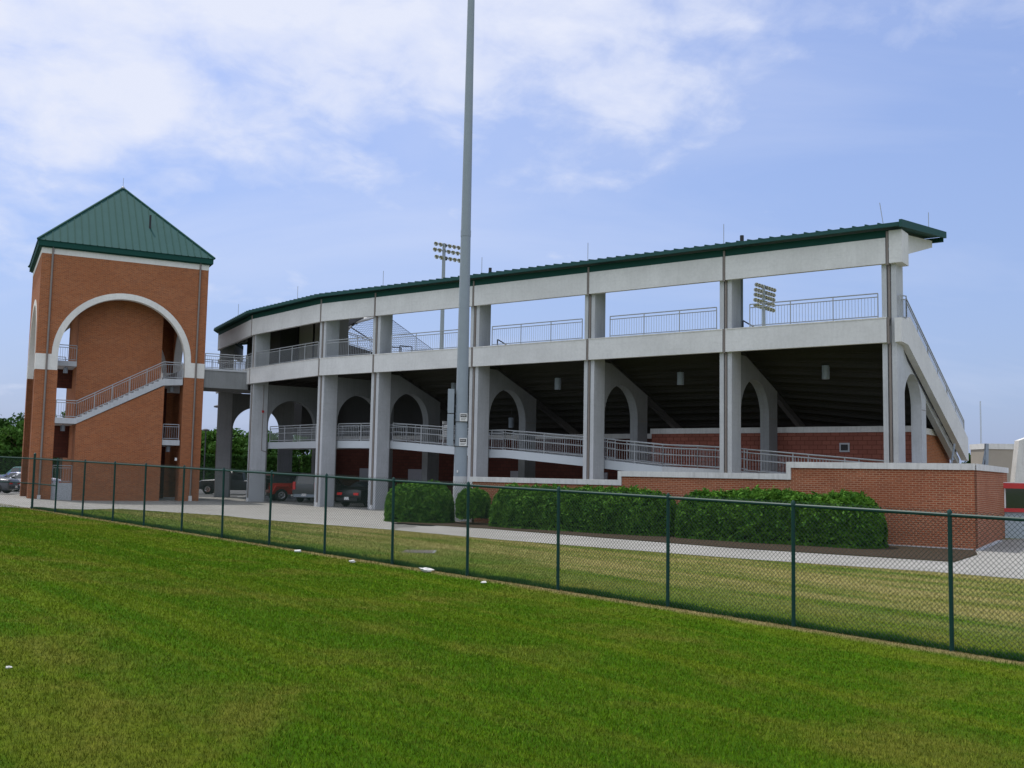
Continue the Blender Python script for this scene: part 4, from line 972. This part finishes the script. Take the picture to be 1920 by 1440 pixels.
# ------------------------------------------------------------------ cars
def carpaint(name, c): return mat(name, c, .28, .15, .6)
class Car:
    def __init__(s, st, zs_): s.st = st; s.zs = zs_
    def prof(s, x):
        st = s.st; xs = [q[0] for q in st]
        v = [np.interp(x, xs, [q[j] for q in st]) for j in range(1, 6)]; zb, zbelt, zroof, hw, hwr = v
        return [(0, zb), (hw*.86, zb), (hw*.97, zb+.10), (hw, zb+.30), (hw*.985, zbelt), ((hw*.95+hwr)/2, (zbelt*.4+zroof*.6)), (hwr, zroof-.05), (hwr*.86, zroof), (0, zroof)]
    def pt(s, x, v):
        P = s.prof(x); side = 1
        if v > 8: v = 16-v; side = -1
        i = min(7, int(v)); f = v-i; return Vector((x, side*(P[i][0]+(P[i+1][0]-P[i][0])*f), P[i][1]+(P[i+1][1]-P[i][1])*f))
    def patch(s, mb, x0, x1, v0, v1, off=.012, nx_=4, nv=4):
        P = []
        for i in range(nx_+1):
            for j in range(nv+1):
                x = x0+(x1-x0)*i/nx_; v = v0+(v1-v0)*j/nv; p = s.pt(x, v); a = s.pt(x+.01, v)-s.pt(x-.01, v); b = s.pt(x, min(15.9, v+.05))-s.pt(x, max(.05, v-.05))
                nn = b.cross(a)*-1
                c = Vector((0, 0, .7)); 
                if nn.length > 0: nn.normalize()
                if nn.dot(p-Vector((p.x*.8, 0, .7))) < 0: nn = -nn
                P.append(p+nn*off)
        mb.add(P, [(i*(nv+1)+j, i*(nv+1)+j+1, (i+1)*(nv+1)+j+1, (i+1)*(nv+1)+j) for i in range(nx_) for j in range(nv)])
def make_car(name, label, cat, paint, kind, loc, rz, group='parked vehicles around the grandstand'):
    o = thing(name, label, cat, (0, 0, 0), group)
    if kind == 'sedan':
        st = [(-2.25, .42, .80, .84, .72, .60), (-2.15, .28, .92, .98, .84, .70), (-1.75, .22, .95, 1.04, .88, .72), (-1.35, .20, .95, 1.08, .89, .70), (-.75, .18, .94, 1.40, .90, .60), (-.1, .18, .93, 1.45, .90, .62), (.45, .18, .92, 1.40, .90, .62), (1.15, .18, .90, 1.00, .89, .72), (1.75, .2, .82, .88, .86, .70), (2.2, .28, .66, .70, .76, .62), (2.3, .42, .58, .6, .64, .55)]
        wx, wr, glass = (-1.40, 1.42), .32, ((-.98, .62),); ws_ = ((.52, 1.12), (-1.30, -.82)); cuts = -2.2
    elif kind == 'pickup':
        st = [(-2.75, .5, .98, 1.02, .86, .80), (-2.68, .38, 1.05, 1.10, .93, .86), (-.95, .34, 1.05, 1.10, .95, .88), (-.85, .34, 1.08, 1.74, .95, .68), (-.2, .34, 1.08, 1.80, .95, .70), (.55, .34, 1.08, 1.74, .95, .68), (1.2, .34, 1.08, 1.16, .95, .80), (2.2, .36, 1.02, 1.08, .92, .8), (2.62, .42, .86, .92, .84, .74), (2.7, .5, .8, .84, .7, .6)]
        wx, wr, glass = (-1.75, 1.75), .38, ((-.78, -.05), (.03, .72)); ws_ = ((.64, 1.14),); cuts = -2.7
    elif kind == 'suv':
        st = [(-2.3, .5, 1.02, 1.10, .80, .70), (-2.25, .36, 1.08, 1.30, .90, .74), (-2.05, .3, 1.08, 1.76, .93, .70), (-1.6, .28, 1.08, 1.82, .94, .72), (.3, .28, 1.06, 1.80, .94, .72), (.55, .28, 1.05, 1.72, .94, .70), (1.15, .28, 1.03, 1.12, .94, .78), (2.0, .32, .98, 1.02, .9, .75), (2.35, .4, .8, .86, .8, .68), (2.42, .5, .72, .76, .66, .58)]
        wx, wr, glass = (-1.4, 1.45), .36, ((-1.85, -1.15), (-1.05, -.2), (-.12, .6)); ws_ = ((.62, 1.1),); cuts = -2.28
    else:   # open-sided off-roader with dark top
        st = [(-1.95, .55, 1.10, 1.14, .74, .70), (-1.9, .45, 1.12, 1.80, .76, .68), (-.2, .45, 1.12, 1.84, .76, .68), (.25, .45, 1.12, 1.80, .76, .68), (.42, .45, 1.10, 1.16, .76, .70), (1.6, .5, 1.06, 1.12, .66, .58), (1.7, .55, 1.0, 1.05, .6, .5)]
        wx, wr, glass = (-1.25, 1.15), .40, ((-1.75, -.75), (-.6, .15)); ws_ = ((.27, .4),); cuts = -1.94
    c = Car(st, None)
    mb = MB(); xs = sorted(set([q[0] for q in st]+list(np.linspace(st[0][0], st[-1][0], 26)))); G = []
    for x in xs:
        P = c.prof(x); ring = [(x, y, z) for y, z in P]+[(x, -y, z) for y, z in P[-2:0:-1]]; G.append(ring)
    k = len(G[0]); mb.add([p for r_ in G for p in r_], [(i*k+j, i*k+(j+1) % k, (i+1)*k+(j+1) % k, (i+1)*k+j) for i in range(len(G)-1) for j in range(k)]+[tuple(range(k-1, -1, -1)), tuple((len(G)-1)*k+j for j in range(k))])
    body = mb.build('body', paint, o, True)
    try: body.data.set_sharp_from_angle(angle=R(38))
    except Exception: pass
    if kind == 'jeep':
        mb = MB()
        c.patch(mb, -1.93, .24, 4.1, 11.9, .03, 8, 12); mb.build('soft_top', 'black', o, True)
    for a, b_ in glass:
        for lo, hi in ((4.15, 5.9), (10.1, 11.85)):
            mb = MB(); c.patch(mb, a, b_, lo, hi, .036 if kind == 'jeep' else .012); mb.build('window', 'glass', o)
    for a, b_ in ws_:
        mb = MB(); c.patch(mb, a, b_, 6.6, 9.4, .014, 4, 8); mb.build('windscreen', 'glass', o)
    if kind in ('suv', 'jeep'):
        mb = MB(); mb.prism([(-.58, 1.16), (.58, 1.16), (.52, 1.62), (-.52, 1.62)], lambda p, d: (d+(p[1]-1.16)*(.32 if kind == 'suv' else .02), p[0], p[1]), st[1][0]-.05, st[1][0]-.02); mb.build('rear_window', 'glass', o)
    for x in wx:
        for sd in (-1, 1):
            y = sd*(st[3][4]*.97 if kind != 'jeep' else .84); yy = y-sd*.10
            mb = MB(); mb.lathe((x, yy, wr), [(wr*.55, -.11), (wr*.93, -.11), (wr, -.07), (wr, .07), (wr*.93, .11), (wr*.55, .11)], 22, 'y'); w_ = mb.build('wheel', 'rubber', o, True)
            mb = MB(); mb.lathe((x, yy, wr), [(wr*.60, sd*.09), (wr*.56, sd*.12), (wr*.18, sd*.10), (wr*.12, sd*.125)], 16, 'y')
            for q in range(5):
                an = q*2*math.pi/5; mb.tube((x+wr*.12*math.cos(an), yy+sd*.115, wr+wr*.12*math.sin(an)), (x+wr*.56*math.cos(an), yy+sd*.118, wr+wr*.56*math.sin(an)), .028, 4)
            mb.build('rim', 'chrome', w_)
            mb = MB(); A_ = [(x+(wr+.075)*math.cos(a), (wr+.075)*math.sin(a)+wr) for a in np.linspace(-.1, math.pi+.1, 14)]; A_ += [(x+(wr+.01)*math.cos(a), (wr+.01)*math.sin(a)+wr) for a in np.linspace(math.pi+.1, -.1, 14)]
            if kind == 'jeep': A_ = [(x-.62, .62), (x-.42, 1.0), (x+.42, 1.02), (x+.66, .70), (x+.60, .68), (x+.38, .95), (x-.38, .93), (x-.55, .60)]
            mb.prism(A_, lambda p, d: (p[0], d, p[1]), yy-sd*.02, y+sd*(.16 if kind == 'jeep' else .035)); mb.build('wheel_arch', paint if kind == 'jeep' else 'black', o)
    xr = st[0][0]; xf = st[-1][0]
    for sd in (-1, 1):
        mb = MB()
        if kind == 'sedan': mb.box(xr-.02, xr+.16, sd*.40, sd*.74, .66, .80)
        elif kind == 'suv': mb.box(xr-.03, xr+.12, sd*.66, sd*.84, .80, 1.28)
        elif kind == 'pickup': mb.box(xr-.03, xr+.1, sd*.76, sd*.88, .72, 1.0)
        else: mb.box(xr-.04, xr+.02, sd*.56, sd*.72, .78, .92)
        mb.build('tail_light', 'tail', o)
        mb = MB(); mb.box(xf-.12, xf+.01, sd*.36, sd*.58, .62 if kind == 'sedan' else .72, .72 if kind == 'sedan' else .9); mb.build('headlight', 'chrome', o)
        mb = MB(); mb.box(.5, .66, sd*(st[3][4]+.02), sd*(st[3][4]+.18), .98, 1.12); mb.build('mirror', 'black', o)
    mb = MB(); mb.box(xr-.10, xr+.04, -.72, .72, .34, .52); bm_ = mb.build('rear_bumper', 'chrome' if kind in ('pickup',) else ('black' if kind != 'suv' else 'galv'), o)
    mb = MB(); mb.box(xf-.04, xf+.08, -.62, .62, .34, .5); mb.build('front_bumper', 'black', o)
    mb = MB(); mb.box(xr-.115, xr-.101, -.16, .16, .40, .56); mb.build('licence_plate', 'white', bm_)
    if kind == 'jeep':
        mb = MB(); mb.lathe((xr-.14, .1, 1.05), [(.14, -.1), (.33, -.1), (.36, -.06), (.36, .06), (.33, .1), (.14, .1)], 20, 'x'); sw = mb.build('spare_wheel', 'rubber', o, True)
        mb = MB(); mb.lathe((xr-.26, .1, 1.05), [(.2, .0), (.19, .03), (.05, .04)], 16, 'x'); mb.build('rim', 'chrome', sw)
    # door lines
    mb = MB()
    for x in ({'sedan': (-.95, -.12, .72), 'suv': (-1.1, -.16, .72), 'pickup': (-.86, -.0, .78), 'jeep': (-.65, .22)}[kind]):
        for sd in (-1, 1):
            y = sd*(np.interp(x, [q[0] for q in st], [q[4] for q in st])+.002); mb.box(x-.008, x+.008, y-.004, y+.004, st[3][1]+.2, st[3][2]-.03)
    mb.build('door_gap', 'black', o)
    o.location = (loc[0], loc[1], float(ground(loc[0], loc[1]))+.015); o.rotation_euler = (0, 0, rz)
    return o
pc = lambda x, y: atz(x, y, 0)[:2]
P_ = lambda c, v: (c[0]+v[0], c[1]+v[1])
make_car('parked_car', 'blue sedan with red tail light parked left of the tower', 'car', carpaint('blue_paint', (.05, .07, .22)), 'sedan', P_(pc(12, 922), (-.3, 2.2)), R(188))
make_car('parked_car', 'dark grey sedan nearest the left frame edge, in front of the blue one', 'car', carpaint('silver_paint', (.075, .08, .10)), 'sedan', P_(pc(5, 927), (-1.6, .2)), R(182))
make_car('parked_car', 'teal sedan parked behind the blue one at far left', 'car', carpaint('teal_paint', (.02, .13, .13)), 'suv', P_(pc(8, 915), (0, 3.)), R(180))
make_car('parked_car', 'white sedan seen through the base of the brick tower', 'car', carpaint('white_car_paint', (.55, .55, .60)), 'sedan', (-36.2, 76.5), R(172))
make_car('parked_pickup', 'dark grey pickup truck parked between tower and grandstand', 'pickup truck', carpaint('slate_paint', (.035, .040, .048)), 'pickup', P_(pc(417, 927), (.6, .6)), R(187))
make_car('parked_jeep', 'red off-road vehicle with black soft top under the grandstand', 'car', carpaint('red_car_paint', (.36, .022, .010)), 'jeep', P_(pc(534, 941), (.5, 1.3)), R(28))
make_car('parked_suv', 'grey sport utility vehicle with rear lights next to the red off-roader', 'car', carpaint('grey_car_paint', (.075, .08, .08)), 'suv', P_(pc(574, 943), (.62, 2.1)), R(72))
make_car('parked_car', 'black sedan with glowing red tail lights under the arcade', 'car', carpaint('black_car_paint', (.008, .010, .012)), 'sedan', P_(pc(668, 951), (.6, 1.7)), R(62))
make_car('parked_car', 'dark sedan parked deeper in the shade behind the hedge', 'car', carpaint('dark_car_paint', (.02, .02, .025)), 'sedan', P_(pc(755, 950), (1.5, 2.5)), R(60))

# stack of white chairs on the ramp behind the pole
s_, z_ = front(841, 800, 2.2)
chs = thing('chair_stack', 'stack of white plastic chairs on the ramp left of the tall pole', 'chair stack', W(s_, 2.2, 3.4))
mb = MB()
for k in range(6): mb.box(s_-.24-.03*k, s_+.24-.03*k, 1.95, 2.4, 3.95+k*.11, 4.0+k*.11, W)
mb.build('seats', 'white', chs)
mb = MB(); [mb.tube(W(s_+a, 2.2+b, 3.42), W(s_+a*.8, 2.2+b*.9, 4.0), .025, 5) for a in (-.22, .22) for b in (-.2, .2)]; mb.build('legs', 'white', chs)
mb = MB(); [mb.box(s_+.2, s_+.24, 1.97, 2.38, 4.0+k*.12, 4.08+k*.12+.1*(k == 5), W) for k in range(6)]; mb.build('backs', 'white', chs)

# horn loudspeakers and small lamp on the far corner of the grandstand
hs = thing('corner_floodlight', 'pair of small dark floodlights clamped at the left corner of the grandstand roof', 'floodlight', FR(7, .4, .2, 9.9))
for dz, dx in ((0, 0), (.15, .5)):
    mb = MB(); q = FR(7, .45+dx, .1, 9.6+dz); mb.lathe(q, [(.06, -.2), (.2, .1), (.18, .12)], 10, 'y'); mb.build('lamp_head', 'raildark', hs, True)
mb = MB(); mb.tube(FR(7, .2, .3, 10.3), FR(7, .9, .1, 9.6), .03, 5); mb.build('bracket', 'raildark', hs)
# street lamps of the parking lot
for px, py, dd, lb in ((386, 806, 96, 'parking lot lamp rising right of the tower'), (408, 762, 84, 'dark parking lot lamp head beside the corner column')):
    q = Rp(px, py, dd); o = thing('street_lamp', lb, 'street lamp', (q[0], dd, 0), 'parking lot lamps')
    mb = MB(); mb.tube((q[0]+(.45 if px == 408 else 0), dd, -.1), (q[0]+(.45 if px == 408 else 0), dd, q[2]), .07, 8, .05); mb.build('pole', 'raildark', o)
    mb = MB(); mb.lathe((q[0], dd, q[2]-.05), [(.12, -.06), (.32, -.02), (.3, .08), (.1, .16)], 12); mb.build('lamp_head', 'raildark', o, True)

# ------------------------------------------------------------------ small things on the grass
def small(px, py, name, label, cat, fn):
    p = hit(px, py); o = thing(name, label, cat, tuple(p), 'litter along the fence' if cat in ('cup', 'bottle', 'litter') else None); fn(o, p); return o
def cup(o, p):
    mb = MB(); mb.lathe((p[0]-.06, p[1], p[2]+.035), [(.024, 0), (.034, .13), (.03, .13)], 12, 'x'); mb.build('cup', 'white', o, True)
    mb = MB(); mb.lathe((p[0]+.075, p[1], p[2]+.035), [(.036, 0), (.036, .012)], 12, 'x'); mb.build('lid', 'white', o)
def crumple(o, p, s=.09):
    V = []; rs = np.random.default_rng(int(p[0]*100) % 97+3)
    mb = MB(); n1_, n2_ = 9, 6
    for i in range(n2_+1):
        for j in range(n1_):
            a = 2*math.pi*j/n1_; e = math.pi*i/n2_; r_ = s*(1+rs.normal()*.22); V.append((p[0]+r_*1.5*math.sin(e)*math.cos(a), p[1]+r_*math.sin(e)*math.sin(a), p[2]+.05+r_*.6*math.cos(e)))
    mb.add(V, [(i*n1_+j, i*n1_+(j+1) % n1_, (i+1)*n1_+(j+1) % n1_, (i+1)*n1_+j) for i in range(n2_) for j in range(n1_)]); mb.build('crumpled_paper', 'coping', o, True)
small(557, 1036, 'paper_cup', 'white cup lying by the fence, farthest piece of litter', 'cup', cup)
small(660, 1057, 'crumpled_paper', 'small crumpled grey-white paper at the fence foot', 'litter', lambda o, p: crumple(o, p, .045))
small(799, 1073, 'crumpled_bag', 'larger flattened white bag lying under the fence', 'litter', lambda o, p: crumple(o, p, .08))
small(907, 1097, 'crumpled_paper', 'small white paper ball just right of a fence post', 'litter', lambda o, p: crumple(o, p, .035))
small(15, 1264, 'crumpled_paper', 'tiny white scrap on the lawn near the left edge', 'litter', lambda o, p: crumple(o, p, .015))
p = hit(785, 1034); mh = thing('drain_grate', 'flat grey metal drain grate set in the grass behind the fence', 'drain grate', tuple(p))
mb = MB(); mb.box(p[0]-.42, p[0]+.42, p[1]-.42, p[1]+.42, p[2]-.05, p[2]+.006); mb.build('frame', 'conc_arch', mh)
mb = MB(); [mb.box(p[0]-.36, p[0]+.36, p[1]-.36+k*.08, p[1]-.32+k*.08, p[2]+.007, p[2]+.014) for k in range(9)]; mb.build('bars', 'pipe', mh)

# ------------------------------------------------------------------ grass blades
def blades(n, dmin, dmax, power, name, m, hmin, hmax, wmul, region=None):
    u = rng.random(n); d = (dmin**(2-power)+(dmax**(2-power)-dmin**(2-power))*u)**(1/(2-power)) if power != 2 else dmin*(dmax/dmin)**u
    a = rng.uniform(R(-31), R(31), n); x = d*np.tan(a); y = d
    s = (x+y-19.72)/1.4142
    keep = (s < -.02) if region is None else ((s > .25) & (y < np.interp(x, [q[0] for q in Nn], [q[1] for q in Nn])-.05))
    x, y, d = x[keep], y[keep], d[keep]; n = len(x); z = ground(x, y)
    an = rng.uniform(0, 6.28, n); h = rng.uniform(hmin, hmax, n)*(1+.02*d); w_ = wmul*(.6+.16*d)*rng.uniform(.7, 1.3, n)
    cx, cy = np.cos(an), np.sin(an); lx, ly = rng.normal(size=n)*.55*h, rng.normal(size=n)*.55*h
    V = np.stack([np.stack([x-cx*w_, y-cy*w_, z-.01], -1), np.stack([x+cx*w_, y+cy*w_, z-.01], -1), np.stack([x+lx, y+ly, z+h], -1)], 1).reshape(-1, 3)
    return V
V = blades(900000, 5.2, 42, 1.3, 'grass', 'blade', .010, .028, .0024)
V = np.concatenate([V, blades(520000, 11, 44, 1.6, 'grass', 'blade', .010, .026, .0020, 'strip')])
# unmown fringe along the far side of the fence
nfr = 90000; l = rng.uniform(ls[0]-6, ls[-1]+.3, nfr); dd = np.abs(rng.exponential(.18, nfr))+.04; pz = fo[None]+fd[None]*l[:, None]+np.array([.7071, .7071])[None]*dd[:, None]
hh = rng.uniform(.03, .14, nfr)*np.exp(-dd*1.3)*(.6+.4*np.sin(l*1.7)**2); an = rng.uniform(0, 6.28, nfr); w_ = .006
zz = ground(pz[:, 0], pz[:, 1]); lean = rng.normal(size=(nfr, 2))*.35*hh[:, None]
Vf = np.stack([np.stack([pz[:, 0]-np.cos(an)*w_, pz[:, 1]-np.sin(an)*w_, zz-.01], -1), np.stack([pz[:, 0]+np.cos(an)*w_, pz[:, 1]+np.sin(an)*w_, zz-.01], -1), np.stack([pz[:, 0]+lean[:, 0], pz[:, 1]+lean[:, 1], zz+hh], -1)], 1).reshape(-1, 3)
raw('grass', V, np.arange(len(V)).reshape(-1, 3), 'blade', None, kind='stuff', label='short mown green lawn grass in front of the fence', category='grass')
raw('long_grass', Vf, np.arange(len(Vf)).reshape(-1, 3), 'fringe', None, kind='stuff', label='dark unmown grass fringe along the foot of the fence', category='grass')
